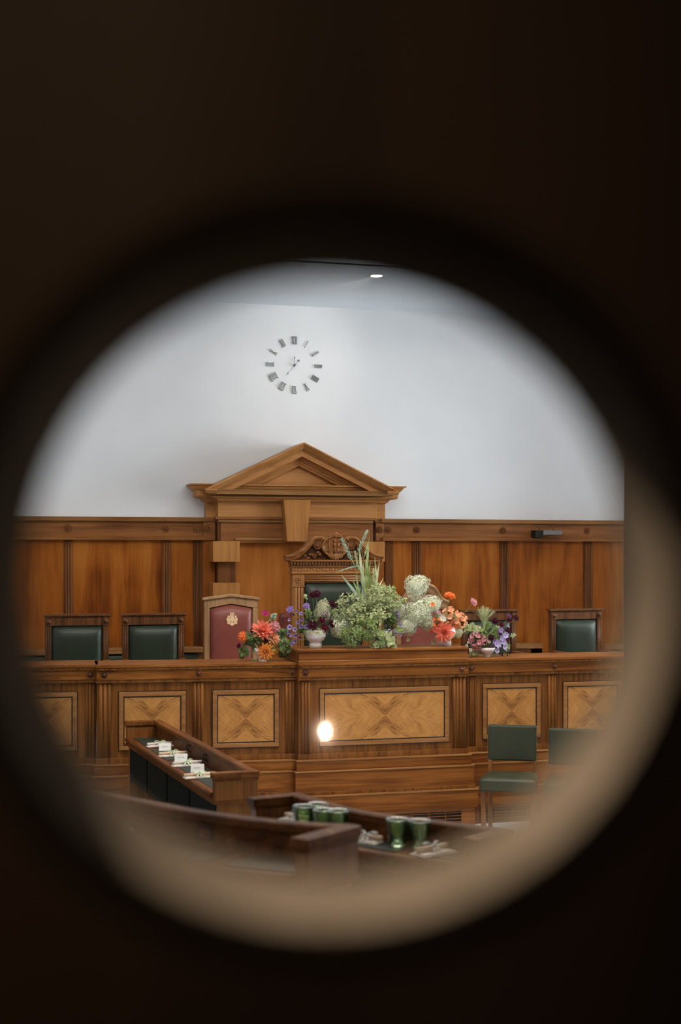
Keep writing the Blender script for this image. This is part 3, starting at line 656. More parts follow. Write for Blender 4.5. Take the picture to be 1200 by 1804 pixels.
# red chair with a peaked top
def red_peaked():
    x, y = X_(407.5, YCH), YCH; rz = R(-3)
    t = thing('ceremonial_chair', (x, y, 0.6), 'oxblood leather chair with pale oak peaked frame and gold crest', 'chair', None, rz)
    def T(a, b_, c): return (x+a*math.cos(rz)-b_*math.sin(rz), y+a*math.sin(rz)+b_*math.cos(rz), 0.6+c)
    W = 0.245
    for s in (-1, 1):
        b = MB(T); x0, x1 = sorted((s*W, s*(W-0.045))); b.box(x0, x1, 0, 0.06, 0.42, 1.13); b.build('back_post', M['oakchair'], t, 0.004)
        b = MB(T); b.box(x0, x1, 0, 0.05, 0, 0.42); b.build('leg', M['oakchair'], t); b = MB(T); b.box(x0, x1, -0.48, -0.43, 0, 0.62); b.build('leg', M['oakchair'], t)
        b = MB(T); b.box(x0, x1, -0.5, 0, 0.60, 0.64); b.build('armrest', M['oakchair'], t, 0.008)
    b = MB(T); b.prism([(-W, 1.13), (-W+0.045, 1.13), (0, 1.168), (W-0.045, 1.13), (W, 1.13), (W, 1.20), (0, 1.232), (-W, 1.20)], -0.002, 0.06); b.build('top_rail', M['oakchair'], t)
    b = MB(T); b.prism([(-W-0.018, 1.197), (0, 1.230), (W+0.018, 1.197), (W+0.018, 1.222), (0, 1.256), (-W-0.018, 1.222)], -0.022, 0.07); b.build('cap_moulding', M['oakchair'], t, 0.006)
    b = MB(T); b.pad(-W+0.05, W-0.05, 0.48, 1.128, 0.02, 0.075, 14, 5, lambda u: 0.036*(1-abs(2*u-1))); br = b.build('backrest', M['red'], t)
    b = MB(T); b.prism([(-W+0.04, 0.44), (W-0.04, 0.44), (W-0.04, 1.13), (0, 1.168), (-W+0.04, 1.13)], 0.02, 0.05); b.build('back_panel', M['oakchair'], t)
    b = MB(T); b.box(-W+0.02, W-0.02, -0.48, 0, 0.38, 0.47); b.build('seat', M['red'], t, 0.025)
    # gold crest : shield, three towers above, side scrolls
    b = MB(T); cz = 1.02; f = -0.0555
    def disc(cx, cz_, rx, rz_, n=14, a0=0): b.prism([(cx+rx*math.cos(2*math.pi*k/n+a0), cz_+rz_*math.sin(2*math.pi*k/n+a0)) for k in range(n)], f-0.004, f+0.006)
    b.prism([(-0.030, cz+0.015), (0.030, cz+0.015), (0.033, cz-0.015), (0.022, cz-0.042), (0, cz-0.055), (-0.022, cz-0.042), (-0.033, cz-0.015)], f-0.003, f+0.006)
    for s in (-1, 1):
        disc(s*0.040, cz+0.005, 0.012, 0.018); disc(s*0.034, cz-0.025, 0.013, 0.015); disc(s*0.031, cz+0.030, 0.010, 0.012)
        b.box(s*0.014-0.005, s*0.014+0.005, f-0.003, f+0.006, cz+0.03, cz+0.068)
    b.box(-0.018, 0.018, f-0.003, f+0.006, cz+0.01, cz+0.045); disc(0, cz+0.055, 0.006, 0.016)
    b.build('gold_crest', M['gold'], br)
    b = MB(T)
    for s in (-1, 1): b.lathe([(0.006, 0.0), (0.0, -0.002)], (s*0.013, f-0.004, cz-0.018), 'y', 8)
    b.build('crest_detail', M['red'], br)
red_peaked()

# red chair with a serpentine arched top
def outline(pts, n=6):
    pts = [Vector(p) for p in pts]; out = []
    for i in range(len(pts)-1):
        p0 = pts[max(i-1, 0)]; p1 = pts[i]; p2 = pts[i+1]; p3 = pts[min(i+2, len(pts)-1)]
        for k in range(n):
            s = k/n; out.append(0.5*((2*p1)+(p2-p0)*s+(2*p0-5*p1+4*p2-p3)*s*s+(3*p1-p0-3*p2+p3)*s**3))
    out.append(pts[-1]); return out
def red_arched():
    x, y = X_(744, YCH), YCH
    t = thing('ceremonial_chair', (x, y, 0.6), 'oxblood leather chair with arched serpentine oak frame behind the white hydrangeas', 'chair')
    def T(a, b_, c): return (x+a, y+b_, 0.6+c)
    W = 0.255
    top = outline([(-W-0.015, 1.18), (-W+0.05, 1.205), (-0.14, 1.30), (-0.09, 1.335), (0, 1.345), (0.09, 1.335), (0.14, 1.30), (W-0.05, 1.205), (W+0.015, 1.18)])
    inn = [Vector((p.x*0.80, p.y-0.095)) for p in top]
    b = MB(T); b.grid([[(p.x, -0.005, p.y) for p in top], [(p.x*0.985, -0.03, p.y-0.018) for p in top], [(p.x*0.98, -0.01, p.y-0.03) for p in top], [(p.x*0.9, -0.002, p.y-0.06) for p in top], [(p.x, -0.006, p.y) for p in inn], [(p.x, 0.03, p.y) for p in inn], [(p.x, 0.06, p.y) for p in top], [(p.x, -0.005, p.y) for p in top]], smooth=True); b.build('arched_crest_rail', M['oakchair'], t)
    for s in (-1, 1):
        x0, x1 = sorted((s*W, s*(W-0.05))); b = MB(T); b.box(x0, x1, 0, 0.06, 0.42, 1.17); b.build('back_post', M['oakchair'], t, 0.004)
        b = MB(T); b.box(x0, x1, 0, 0.05, 0, 0.42); b.build('leg', M['oakchair'], t); b = MB(T); b.box(x0, x1, -0.48, -0.43, 0, 0.62); b.build('leg', M['oakchair'], t)
        b = MB(T); b.box(x0, x1, -0.5, 0, 0.60, 0.64); b.build('armrest', M['oakchair'], t, 0.008)
    def tp(u):
        q = abs(2*u-1); return 0.15*(1 if q < 0.35 else max(0, 1-(q-0.35)/0.5))
    b = MB(T); b.pad(-W+0.05, W-0.05, 0.48, 1.10, 0.02, 0.075, 20, 5, tp); b.build('backrest', M['red'], t)
    b = MB(T); b.prism([(-W+0.04, 0.44), (W-0.04, 0.44), (W-0.04, 1.10), (0.1, 1.27), (-0.1, 1.27), (-W+0.04, 1.10)], 0.025, 0.05); b.build('back_panel', M['oakchair'], t)
    b = MB(T); b.box(-W+0.02, W-0.02, -0.48, 0, 0.38, 0.47); b.build('seat', M['red'], t, 0.025)
red_arched()
# plain rounded red chair half hidden behind the throne
xr = X_(545, 13.75); t = thing('upholstered_chair', (xr, 13.75, 0.6), 'plain oxblood leather chair with rounded back half hidden behind the carved throne', 'chair')
b = MB(lambda a, c, d: (xr+a, 13.75+c, 0.6+d)); b.box(-0.30, 0.30, 0, 0.11, 0.45, 1.04); b.build('backrest', M['red'], t, 0.045)
b = MB(lambda a, c, d: (xr+a, 13.75+c, 0.6+d)); b.box(-0.28, 0.28, -0.5, 0, 0.38, 0.5); b.build('seat', M['red'], t, 0.04)
for sx in (-0.25, 0.21):
    for sy in (-0.46, 0.02):
        b = MB(lambda a, c, d: (xr+a, 13.75+c, 0.6+d)); b.box(sx, sx+0.04, sy, sy+0.04, 0, 0.47); b.build('leg', M['oakchair'], t)

# ------------------------------------------------------------------ the carved throne
YT = 12.95
def throne():
    x0, x1 = X_(515, YT), X_(660, YT); x = (x0+x1)/2; hw = (x1-x0)/2; zz = lambda py: Z_(588, py, YT)-0.6
    t = thing('throne', (x, YT, 0.6), 'tall carved walnut throne with swan-neck pediment, carved shield and green leather back', 'throne')
    def T(a, b_, c): return (x+a, YT+b_, 0.6+c)
    zrail = zz(1026); zr1 = zz(1011); zent0, zent1 = zz(1009), zz(1000); zden = zz(994); zcor = zz(989)
    pw = 0.115
    for s in (-1, 1):
        a, c = sorted((s*hw, s*(hw-pw)))
        b = MB(T); b.box(a, c, 0, 0.10, 0.0, zz(1031)); b.box(a-0.004, c+0.004, -0.01, 0.1, zz(1031)-0.014, zz(1031)); b.reeds(a+0.018, c-0.012, 0.0, 0.5, zz(1031)-0.02, 3, 0.016); b.build('fluted_post', M['throne_z'], t, 0.002)
        b = MB(T); b.box(a, c, -0.012, 0.10, zz(1031), zz(1012)); cb = b.build('corner_block', M['throne_z'], t, 0.003)
        cx = (a+c)/2; b = MB(T)
        for k in range(8):
            an = k*math.pi/4; b.sphere((cx+0.022*math.cos(an), -0.018, zz(1021.5)+0.022*math.sin(an)), 0.011, 8, (1, 0.7, 1))
        b.sphere((cx, -0.022, zz(1021.5)), 0.012, 8); b.build('carved_flower', M['throne_z'], cb)
        b = MB(T); b.box(a, c, -0.55, -0.48, 0, 0.70); b.build('leg', M['throne_z'], t); b = MB(T); b.box(a, c, -0.58, 0, 0.68, 0.74); b.build('armrest', M['throne_z'], t, 0.012)
    b = MB(T); b.box(-hw+pw, hw-pw, 0, 0.08, zrail, zz(1012))
    for k in range(3): b.tube([(-hw+pw, -0.004, zrail+0.016+k*0.022), (hw-pw, -0.004, zrail+0.016+k*0.022)], 0.010, 8)
    b.build('reeded_rail', M['throne_x'], t)
    b = MB(T); b.umould(-hw, hw, -0.012, 0.10, [(-0.01, zz(1012)), (0.004, zz(1012)), (0.012, zz(1010)), (0.004, zent0+0.004), (0.0, zent1), (0.014, zent1+0.004), (0.014, zent1+0.010), (-0.1, zent1+0.01)]); b.build('entablature', M['throne_x'], t)
    b = MB(T); n = 9; w = 2*hw/n
    for k in range(n):
        for q in (-1, 1): b.sphere((-hw+(k+0.5)*w+q*w*0.17, -0.014, (zent0+zent1)/2+0.004), 0.017, 8, (0.95, 0.55, 0.95))
        b.box(-hw+k*w-0.003, -hw+k*w+0.003, -0.02, 0, zent0+0.006, zent1)
    b.build('carved_leaf_band', M['throne_x'], t)
    b = MB(T); n = 30; w = (2*hw+0.06)/n
    for k in range(n): b.box(-hw-0.03+k*w+w*0.2, -hw-0.03+(k+1)*w-w*0.1, -0.045, 0.08, zden-0.002, zden+0.020)
    b.box(-hw-0.01, hw+0.01, -0.02, 0.09, zent1+0.008, zden+0.024)
    b.build('dentil_band', M['throne_x'], t)
    b = MB(T); b.umould(-hw, hw, -0.03, 0.10, [(0.015, zden+0.02), (0.028, zden+0.028), (0.034, zcor), (0.034, zcor+0.012), (-0.1, zcor+0.014)]); b.build('cornice', M['throne_x'], t)
    # swan-neck mouldings
    zc_ = zz(986); zt_ = zz(950)
    for s in (-1, 1):
        pts = outline([(s*(hw+0.07), zc_+0.010), (s*(hw-0.02), zc_+0.030), (s*(hw-0.12), zc_+0.095), (s*(hw-0.20), zt_-0.012), (s*(hw-0.26), zt_+0.0), (s*0.125, zt_-0.014)], 6)
        b = MB(T); sec = [(0.028, -0.06), (0.018, -0.068), (0.006, -0.06), (-0.006, -0.045), (-0.016, -0.04), (-0.03, -0.02), (-0.03, 0.06), (0.028, 0.06)]
        rows = []
        for i, p in enumerate(pts):
            d = (pts[min(i+1, len(pts)-1)]-pts[max(i-1, 0)]).normalized(); nn = Vector((-d.y, d.x))*(-s)
            if nn.y < 0: nn = -nn
            rows.append([(p.x+nn.x*o, y, p.y+nn.y*o) for o, y in sec])
        b.grid(rows, close=True, caps=True, smooth=False); b.build('swan_neck_moulding', M['throne_x'], t)
        b = MB(T); cx, cz = s*0.165, zz(961)
        b.lathe([(0.040, 0.0), (0.042, -0.012), (0.034, -0.018), (0.028, -0.008), (0.022, -0.012), (0.008, -0.02), (0, -0.02)], (cx, -0.02, cz), 'y', 16)
        for k in range(7): b.sphere((cx+0.017*math.cos(k*0.9), -0.038, cz+0.017*math.sin(k*0.9)), 0.007, 6)
        for k in range(9):
            u = k/8; b.sphere((cx+s*(-0.02+0.14*u), -0.025-0.01*math.sin(k*2.1), zc_+0.05-0.028*u+0.02*math.sin(k*1.7)), 0.020-0.008*u, 8, (1, 0.8, 0.9))
        b.build('scroll_carving', M['throne_z'], t)
    b = MB(T); b.prism([(-hw+0.02, zc_), (hw-0.02, zc_), (hw-0.14, zc_+0.085), (hw-0.22, zt_-0.03), (-hw+0.22, zt_-0.03), (-hw+0.14, zc_+0.085)], 0.01, 0.06); b.build('pediment_ground', M['chair_z'], t)
    # cartouche
    b = MB(T); cz = zz(963); rx, rz_ = 0.128, 0.105; rows = []
    for f, y in ((0, -0.052), (0.5, -0.055), (0.86, -0.052), (0.90, -0.066), (0.97, -0.07), (1.02, -0.05), (1.0, 0.0)):
        rows.append([(rx*max(f, 0.002)*math.cos(a)*(1+0.05*math.cos(4*a)), y, cz+rz_*max(f, 0.002)*math.sin(a)*(1-0.05*math.cos(6*a))) for a in [2*math.pi*k/40 for k in range(40)]])
    b.grid(rows, close=True); ct = b.build('cartouche', M['throne_z'], t)
    b = MB(T); random.seed(3)
    for fx in (-0.012, 0.030):    # two standing figures
        b.sphere((fx, -0.063, cz+0.052), 0.011, 8); b.sphere((fx, -0.062, cz+0.015), 0.02, 8, (0.65, 0.5, 1.5)); b.sphere((fx-0.005, -0.060, cz-0.035), 0.018, 8, (0.42, 0.5, 1.9)); b.sphere((fx+0.008, -0.060, cz-0.035), 0.018, 8, (0.42, 0.5, 1.9))
    b.tube([(-0.062, -0.060, cz-0.06), (-0.058, -0.060, cz+0.07)], 0.005); b.tube([(0.035, -0.062, cz+0.03), (0.07, -0.06, cz+0.02)], 0.006)
    for k in range(6): b.sphere((-0.075+0.006*random.random(), -0.058, cz-0.04+0.018*k), 0.010, 6)
    for k in range(7): b.sphere((0.05+0.03*random.random(), -0.058, cz-0.055+0.02*random.random()), 0.009, 6)
    b.build('relief_figures', M['throne_z'], ct)
    b = MB(T); zt2 = cz+rz_
    for k in range(9):
        a = math.pi*(0.1+0.8*k/8); b.sphere((0.055*math.cos(a), -0.055, zt2-0.018+0.03*math.sin(a)), 0.014, 8)
    b.sphere((0, -0.05, zt2+0.022), 0.020, 8, (1.2, 0.7, 0.7)); b.sphere((0, -0.05, zt2-0.008), 0.028, 8, (1.2, 0.7, 0.6))
    for k in range(7):
        a = math.pi*(1.2+0.6*k/6); b.sphere((0.075*math.cos(a), -0.058, cz-0.055+0.06*math.sin(a)), 0.012, 8)
    b.build('shell_crest', M['throne_z'], ct)
    b = MB(T); b.pad(-hw+pw+0.004, hw-pw-0.004, 0.50, zrail-0.004, 0.02, 0.07, 14, 6); b.build('backrest', M['green'], t)
    b = MB(T); b.box(-hw+pw, hw-pw, 0.02, 0.06, 0.45, zrail); b.build('back_panel', M['throne_z'], t)
    b = MB(T); b.box(-hw+0.03, hw-0.03, -0.53, 0.0, 0.42, 0.52); b.build('seat', M['green'], t, 0.03)
throne()

# ------------------------------------------------------------------ spare green chairs in front of the bench front
def side_chair(x, y, rz, label):
    t = thing('side_chair', (x, y, 0), label, 'chair', None, rz)
    def T(a, b_, c): return (x+a*math.cos(rz)-b_*math.sin(rz), y+a*math.sin(rz)+b_*math.cos(rz), c)
    b = MB(T); W = 0.195
    b.box(-W, W, 0.165, 0.215, 0.555, 0.845); br = b.build('backrest', M['green2'], t, 0.016)
    b = MB(T)
    for k in range(17):
        z = 0.563+k*0.0172
        for s in (-1, 1): b.sphere((s*(W+0.0005), 0.176, z), 0.0036, 6)
        xx = -W+0.008+k*(2*W-0.016)/16; b.sphere((xx, 0.166, 0.5585), 0.0036, 6)
    nb = b.build('back_nails', M['nail'], br); nb['kind'] = 'stuff'
    rows = []; hw0, hw1 = 0.205, 0.228; n = 10
    b = MB(T)
    prof = [(0.0, -0.075), (0.006, -0.065), (0.0, 0.0), (0.010, 0.018), (0.035, 0.030), (0.09, 0.037)]
    for ins, dz in prof:
        row = []
        for (cx, cy, a0) in ((hw1, -0.225, -90), (hw0, 0.20, 0), (-hw0, 0.20, 90), (-hw1, -0.225, 180)):
            sx = 1 if cx > 0 else -1; sy = 1 if cy > 0 else -1; r = 0.03
            ex, ey = cx-sx*(r+ins), cy-sy*(r+ins)
            for k in range(5):
                a = R(a0+k*22.5); row.append((ex+r*math.cos(a), ey+r*math.sin(a), 0.445+dz))
        rows.append(row)
    b.grid(rows, close=True, caps=True); st = b.build('seat', M['green2'], t)
    b = MB(T)
    for k in range(24): b.sphere((-hw1+0.012+k*(2*hw1-0.024)/23, -0.2225, 0.388), 0.0036, 6)
    nb = b.build('seat_nails', M['nail'], st); nb['kind'] = 'stuff'
    for s in (-1, 1):
        b = MB(T); x0, x1 = sorted((s*0.172, s*0.210)); b.box(x0, x1, -0.205, -0.167, 0, 0.392); b.build('leg', M['desk_z'], t, 0.003)
        b = MB(T); x0, x1 = sorted((s*0.160, s*0.192)); b.box(x0, x1, 0.165, 0.205, 0.0, 0.56); b.build('leg', M['desk_z'], t, 0.003)
    return t
c1 = atz(899, 1462, 0)
def cpos(px, dep):
    a = (px-600)/FPX; return (dep*(S_+a*C_), dep*(C_-a*S_))
side_chair(*cpos(899, 11.25), -YAW-R(6)+R(0)-R(6.0), 'spare green leather side chair in full view right of the centre')
side_chair(*cpos(1010, 11.0), -YAW-R(10), 'spare green leather side chair furthest right, half lost in the blur')
# four chairs tucked behind the left desk, backs to the left wall
for i, yy in enumerate((9.85, 9.25, 8.65, 8.05)):
    t = side_chair(0.92, yy, R(90), ('dark green leather chair at the left desk, furthest from the door', 'dark green leather chair at the left desk, second from the far end', 'dark green leather chair at the left desk, third from the far end', 'dark green leather chair at the left desk, nearest the curved desk')[i])

# ------------------------------------------------------------------ walnut desks
def resample(pts, n=10):
    o = outline([(p[0], p[1]) for p in pts], n); return o
def desk(path, width, zr, zt_, zf, label, seats, curved=True, wm='desk_y', holders=(), hooks=(), endn=None):
    P = resample(path) if curved else [Vector(p) for p in path]
    N = []
    for i in range(len(P)):
        d = (P[min(i+1, len(P)-1)]-P[max(i-1, 0)]).normalized(); N.append(Vector((d.y, -d.x)))
    if endn:
        for i in range(len(P)):
            f = max(0, (i/(len(P)-1)-0.72)/0.28); N[i] = (N[i]*(1-f)+Vector(endn).normalized()*f).normalized()
    # user side is the side the normal (d.y,-d.x) points to
    c = sum(P, Vector((0, 0)))/len(P); t = thing('council_desk', (c.x, c.y, zf), label, 'desk')
    def Q(i, o, z): return (P[i].x+N[i].x*o, P[i].y+N[i].y*o, z)
    def sweep(name, sec, mat, i0=0, i1=None, bev=0.0, smooth=False):
        i1 = len(P)-1 if i1 is None else i1
        b = MB(); b.grid([[Q(i, o, z) for o, z in sec] for i in range(i0, i1+1)], close=True, caps=True, smooth=smooth)
        return b.build(name, mat, t, bev)
    sq = lambda o0, o1, z0, z1: [(o0, z0), (o1, z0), (o1, z1), (o0, z1)]
    sweep('modesty_board', sq(0.008, 0.035, zf, zr-0.03), M['desk_y'])
    sweep('cap_rail', [(-0.004, zr-0.034), (0.05, zr-0.034), (0.054, zr-0.026), (0.054, zr-0.006), (0.046, zr), (0.0, zr), (-0.008, zr-0.006), (-0.008, zr-0.026)], M['desk_y'], bev=0.002)
    sweep('writing_top', sq(0.035, width-0.012, zt_-0.028, zt_-0.002), M['desk_y'])
    sweep('nosing', [(width-0.012, zt_-0.034), (width+0.004, zt_-0.03), (width+0.010, zt_-0.018), (width+0.004, zt_-0.004), (width-0.006, zt_+0.001), (width-0.012, zt_)], M['desk_y'], smooth=True)
    sweep('kneehole_rail', sq(width-0.030, width-0.014, zt_-0.07, zt_-0.028), M['desk_y'])
    n = len(P)-1
    for k in range(seats):
        i0 = int(n*k/seats); i1 = int(n*(k+1)/seats)
        if i1-i0 < 1: continue
        b = MB(); m = 6; rows = []
        def lerp(s):
            f = i0+(i1-i0)*s; q = min(int(f), n-1); r = f-q
            return P[q].lerp(P[q+1], r), N[q].lerp(N[q+1], r)
        for s in [0.08+0.84*j/m for j in range(m+1)]:
            p, nn = lerp(s); rows.append([(p.x+nn.x*o, p.y+nn.y*o, z) for o, z in ((0.065, zt_-0.002), (0.065, zt_+0.0012), (width-0.045, zt_+0.0012), (width-0.045, zt_-0.002))])
        b.grid(rows, close=True, caps=True, smooth=False); b.build('leather_inset', M['deskgreen'], t)
        b = MB(); rows = []
        for s in [0.03+0.94*j/m for j in range(m+1)]:
            p, nn = lerp(s); rows.append([(p.x+nn.x*o, p.y+nn.y*o, z) for o, z in ((width-0.045, zt_-0.32), (width-0.045, zt_-0.06), (width-0.028, zt_-0.06), (width-0.028, zt_-0.32))])
        b.grid(rows, close=True, caps=True, smooth=False); b.build('kneehole_panel', M['darkgreen'], t)
    for e, (i, j) in enumerate(((0, 1), (n, n-1))):
        d = (P[i]-P[j]).normalized(); p = P[i]; nn = N[i]; d = Vector((nn.y, -nn.x))*(1 if Vector((nn.y, -nn.x)).dot(d) > 0 else -1)
        def E(o, a, z): return (p.x+nn.x*o+d.x*a, p.y+nn.y*o+d.y*a, z)
        b = MB(E); b.box(0.0, width-0.01, 0.0, 0.052, zt_-0.045, zr-0.03); b.build('end_panel', M['desk_z'], t, 0.003)
        b = MB(E); b.box(-0.008, width+0.004, -0.006, 0.062, zr-0.034, zr); b.build('end_cap', M['desk_y'], t, 0.004)
        b = MB(E); b.box(-0.004, width-0.004, 0.0, 0.058, zt_-0.062, zt_-0.045); b.build('end_moulding', M['desk_y'], t, 0.004)
        b = MB(E); b.box(0.03, width-0.03, 0.006, 0.044, zf, zt_-0.06); b.build('end_post', M['desk_z'], t, 0.003)
        b = MB(E); b.box(-0.002, width-0.006, 0.0, 0.056, zr-0.05, zr-0.034); b.build('cap_bead', M['desk_y'], t, 0.003)
    for f in holders:
        q = min(int(n*f), n-1); p = P[q].lerp(P[q+1], n*f-q); nn = N[q]; d = Vector((-nn.y, nn.x))
        def H(u, o, z): return (p.x+d.x*u+nn.x*o, p.y+d.y*u+nn.y*o, z)
        zc2 = (zr+zt_)/2-0.012; b = MB(H)
        for x0, x1, y0, y1 in ((-0.035, 0.035, 0.016, 0.022), (-0.035, 0.035, -0.022, -0.016), (-0.035, -0.029, -0.022, 0.022), (0.029, 0.035, -0.022, 0.022)): b.box(x0, x1, 0.034, 0.040, zc2+y0, zc2+y1)
        b.build('label_holder', M['iron'], t)
    for f in hooks:
        q = min(int(n*f), n-1); p = P[q].lerp(P[q+1], n*f-q); nn = N[q]; d = Vector((-nn.y, nn.x))
        def H(u, o, z): return (p.x+d.x*u+nn.x*o, p.y+d.y*u+nn.y*o, z)
        for u_ in (-0.03, 0.03):
            b = MB(H); zc2 = (zr+zt_)/2-0.01; b.tube([(u_, 0.036, zc2+0.022), (u_, 0.05, zc2+0.018), (u_, 0.052, zc2-0.012), (u_, 0.036, zc2-0.02)], 0.005); b.build('coat_hook', M['iron'], t)
    return t
DA = [(1.615, 10.80), (1.665, 9.9), (1.72, 9.0), (1.775, 8.15)]
DA_ = [tuple(Vector(DA[0]).lerp(Vector(DA[-1]), k/12)) for k in range(13)]
desk(DA_, 0.27, 0.95, 0.83, 0.0, 'straight narrow walnut desk with place settings running towards the bench front at left', 4, False, hooks=(0.42, 0.60))
DCp = [(1.483, 5.855), (1.530, 5.68), (1.612, 5.436), (1.752, 5.231), (1.964, 4.995), (2.003, 4.945)]
desk(DCp, 0.235, 1.19, 1.094, 0.4, 'curved walnut desk with green tumblers right of centre', 3, True, holders=(0.62, 0.9))
DBp = [(0.30, 5.78), (0.498, 5.41), (0.65, 5.13), (0.83, 4.81), (0.997, 4.60), (1.163, 4.45), (1.252, 4.40)]
desk(DBp, 0.275, 1.34, 1.23, 0.4, 'curved walnut desk nearest the door with square end post', 3, True, holders=(0.55, 0.86), endn=(-0.79, -0.62))

# ------------------------------------------------------------------ things on the desks
def tumbler(px, py, z, label):
    p = atz(px, py, z+0.001); r = 0.043
    b = MB(); prof = [(r*0.60, 0.006), (r*0.70, 0.0), (r*0.74, 0.004), (r*0.84, 0.05), (r*0.98, 0.093), (r*1.02, 0.097), (r*0.98, 0.100), (r*0.90, 0.093), (r*0.76, 0.05), (r*0.66, 0.010), (0.0, 0.010)]
    b.lathe(prof, p, n=36, ribs=1, rib=0.05); b.lathe([(r*0.70, 0.0), (0, 0.0)], p, n=36)
    o = b.build('tumbler', M['tumbler']); tag(o, label, 'drinking glass', 'green ribbed tumblers on the curved desk')
tumbler(700, 1489, 1.0955, 'green ribbed glass tumbler, left of the near pair on the curved desk')
tumbler(740, 1492, 1.0955, 'green ribbed glass tumbler, right of the near pair beside the tied napkin')
for px, py, l in ((535, 1463, 'leftmost green tumbler of the far cluster on the curved desk'), (560, 1459, 'second green tumbler of the far cluster, partly behind the leftmost'), (571, 1470, 'third green tumbler of the far cluster'), (596, 1472, 'rightmost green tumbler of the far cluster')):
    tumbler(px, py, 1.0955, l)
def setting(p, ang, ln, wd, label, rib='rib', roll='blush', seed=0):
    random.seed(seed); p = Vector(p)
    t = thing('napkin', p, label, 'napkin', None, ang)
    def T(a, b_, c): return (p.x+a*math.cos(ang)-b_*math.sin(ang), p.y+a*math.sin(ang)+b_*math.cos(ang), p.z+c)
    b = MB(T)
    for k in range(3): b.box(-ln/2+0.004*k, ln/2-0.006*k, -wd/2+0.003*k, wd/2-0.004*k, 0.001+0.003*k, 0.0038+0.003*k)
    b.build('folded_cloth', M['napkin'], t, 0.001)
    b = MB(T); b.tube([(-ln*0.48, 0.008, 0.020), (0, 0.012, 0.021), (ln*0.52, 0.018, 0.020)], 0.0095, 10); b.build('rolled_menu', M[roll], t)
    b = MB(T)
    for s in (-1, 1):
        loop = [(0.0, 0.0, 0.03), (s*0.02, 0.014, 0.04), (s*0.042, 0.018, 0.036), (s*0.036, -0.006, 0.032), (0, -0.002, 0.03)]
        b.grid([[(x, y-0.005, z) for x, y, z in loop], [(x, y+0.005, z+0.003) for x, y, z in loop]])
        tl = [(0, 0, 0.03), (s*0.02, -0.02, 0.022), (s*0.028, -0.04, 0.014), (s*0.05, -0.055, 0.012)]
        b.grid([[(x-0.004, y, z) for x, y, z in tl], [(x+0.004, y, z) for x, y, z in tl]])
    b.sphere((0, 0, 0.032), 0.007, 8); b.grid([[(-0.004, y, z) for y, z in ((-wd/2, 0.011), (0, 0.031), (wd/2, 0.012))], [(0.005, y, z) for y, z in ((-wd/2, 0.011), (0, 0.031), (wd/2, 0.012))]])
    b.build('ribbon', M[rib], t)
    return t
setting(atz(765, 1503, 1.0965), R(24), 0.17, 0.085, 'pale folded napkin tied with a grey ribbon beside the two tumblers', 'ribgrey', 'blush', 1)
setting(atz(520, 1447, 1.0965), R(-60), 0.14, 0.07, 'white folded napkin left of the far tumblers on the curved desk', 'ribgrey', 'blush', 2)
setting(atz(645, 1484, 1.0965), R(-50), 0.12, 0.07, 'white folded napkin just behind the square end post', 'ribgrey', 'blush', 3)
setting(atz(205, 1468, 1.232), R(-55), 0.13, 0.08, 'dim folded napkin on the nearest curved desk at far left', 'ribgrey', 'blush', 4)
def place_card(p, ang, label):
    t = thing('place_card', p, label, 'place card', 'place cards on the left desk', ang)
    def T(a, b_, c): return (p.x+a*math.cos(ang)-b_*math.sin(ang), p.y+a*math.sin(ang)+b_*math.cos(ang), p.z+c)
    b = MB(T)
    for s in (-1, 1): b.grid([[(x, s*0.026, 0.001) for x in (-0.042, 0.042)], [(x, 0.0, 0.050) for x in (-0.042, 0.042)]], smooth=False); b.grid([[(x, s*0.0268, 0.001) for x in (-0.042, 0.042)], [(x, s*0.0008, 0.051) for x in (-0.042, 0.042)]], smooth=False)
    fc = b.build('folded_card', M['paper'], t)
    b = MB(T); pts = []
    for k in range(22): pts.append((-0.024+k*0.0022, -0.0145+0.0, 0.0285+0.005*math.sin(k*1.9)))
    pts = [(x, -(0.0268-(z-0.001)*0.52)-0.0006, z) for x, _, z in pts]; b.tube(pts, 0.0007, 4); b.build('handwriting', M['pencil'], fc)
names = ('furthest from the door', 'second from the far end', 'third from the far end')
for i, (cx, cy) in enumerate(((291, 1322), (319, 1341), (348, 1360))):
    place_card(atz(cx, cy, 0.832), R(-12), 'white tented place card on the left desk, '+names[i])
for i, (cx, cy) in enumerate(((283, 1315), (305, 1332), (330, 1349), (352, 1370))):
    p = atz(cx, cy, 0.832); setting(p, R(8), 0.20, 0.07, 'cream tied napkin on the left desk, '+(names+('nearest the door',))[i], 'rib', ('napkin', 'blush')[i % 2], 10+i)

# ------------------------------------------------------------------ flowers
def hexlin(h): return tuple((int(h[i:i+2], 16)/255)**2.2 for i in (0, 2, 4))
FM = {}
def fmat(name, hexc, hex2=None, rough=0.75, scale=14):
    if name in FM: return FM[name]
    m, t, b = nt('petal_'+name); L = t.links.new
    tc = t.nodes.new('ShaderNodeTexCoord'); n = t.nodes.new('ShaderNodeTexNoise'); n.inputs['Scale'].default_value = scale; L(tc.outputs['Object'], n.inputs['Vector'])
    r = ramp(t, [(0.38, hexlin(hexc)), (0.62, hexlin(hex2 or hexc))]); L(n.outputs[0], r.inputs[0]); L(r.outputs[0], b.inputs['Base Color'])
    tl = t.nodes.new('ShaderNodeBsdfTranslucent'); mx = t.nodes.new('ShaderNodeMixShader'); mx.inputs[0].default_value = 0.35; L(r.outputs[0], tl.inputs[0])
    L(b.outputs[0], mx.inputs[1]); L(tl.outputs[0], mx.inputs[2]); L(mx.outputs[0], t.nodes['Material Output'].inputs[0])
    b.inputs['Roughness'].default_value = rough; b.inputs['Specular IOR Level'].default_value = 0.25
    FM[name] = m; return m
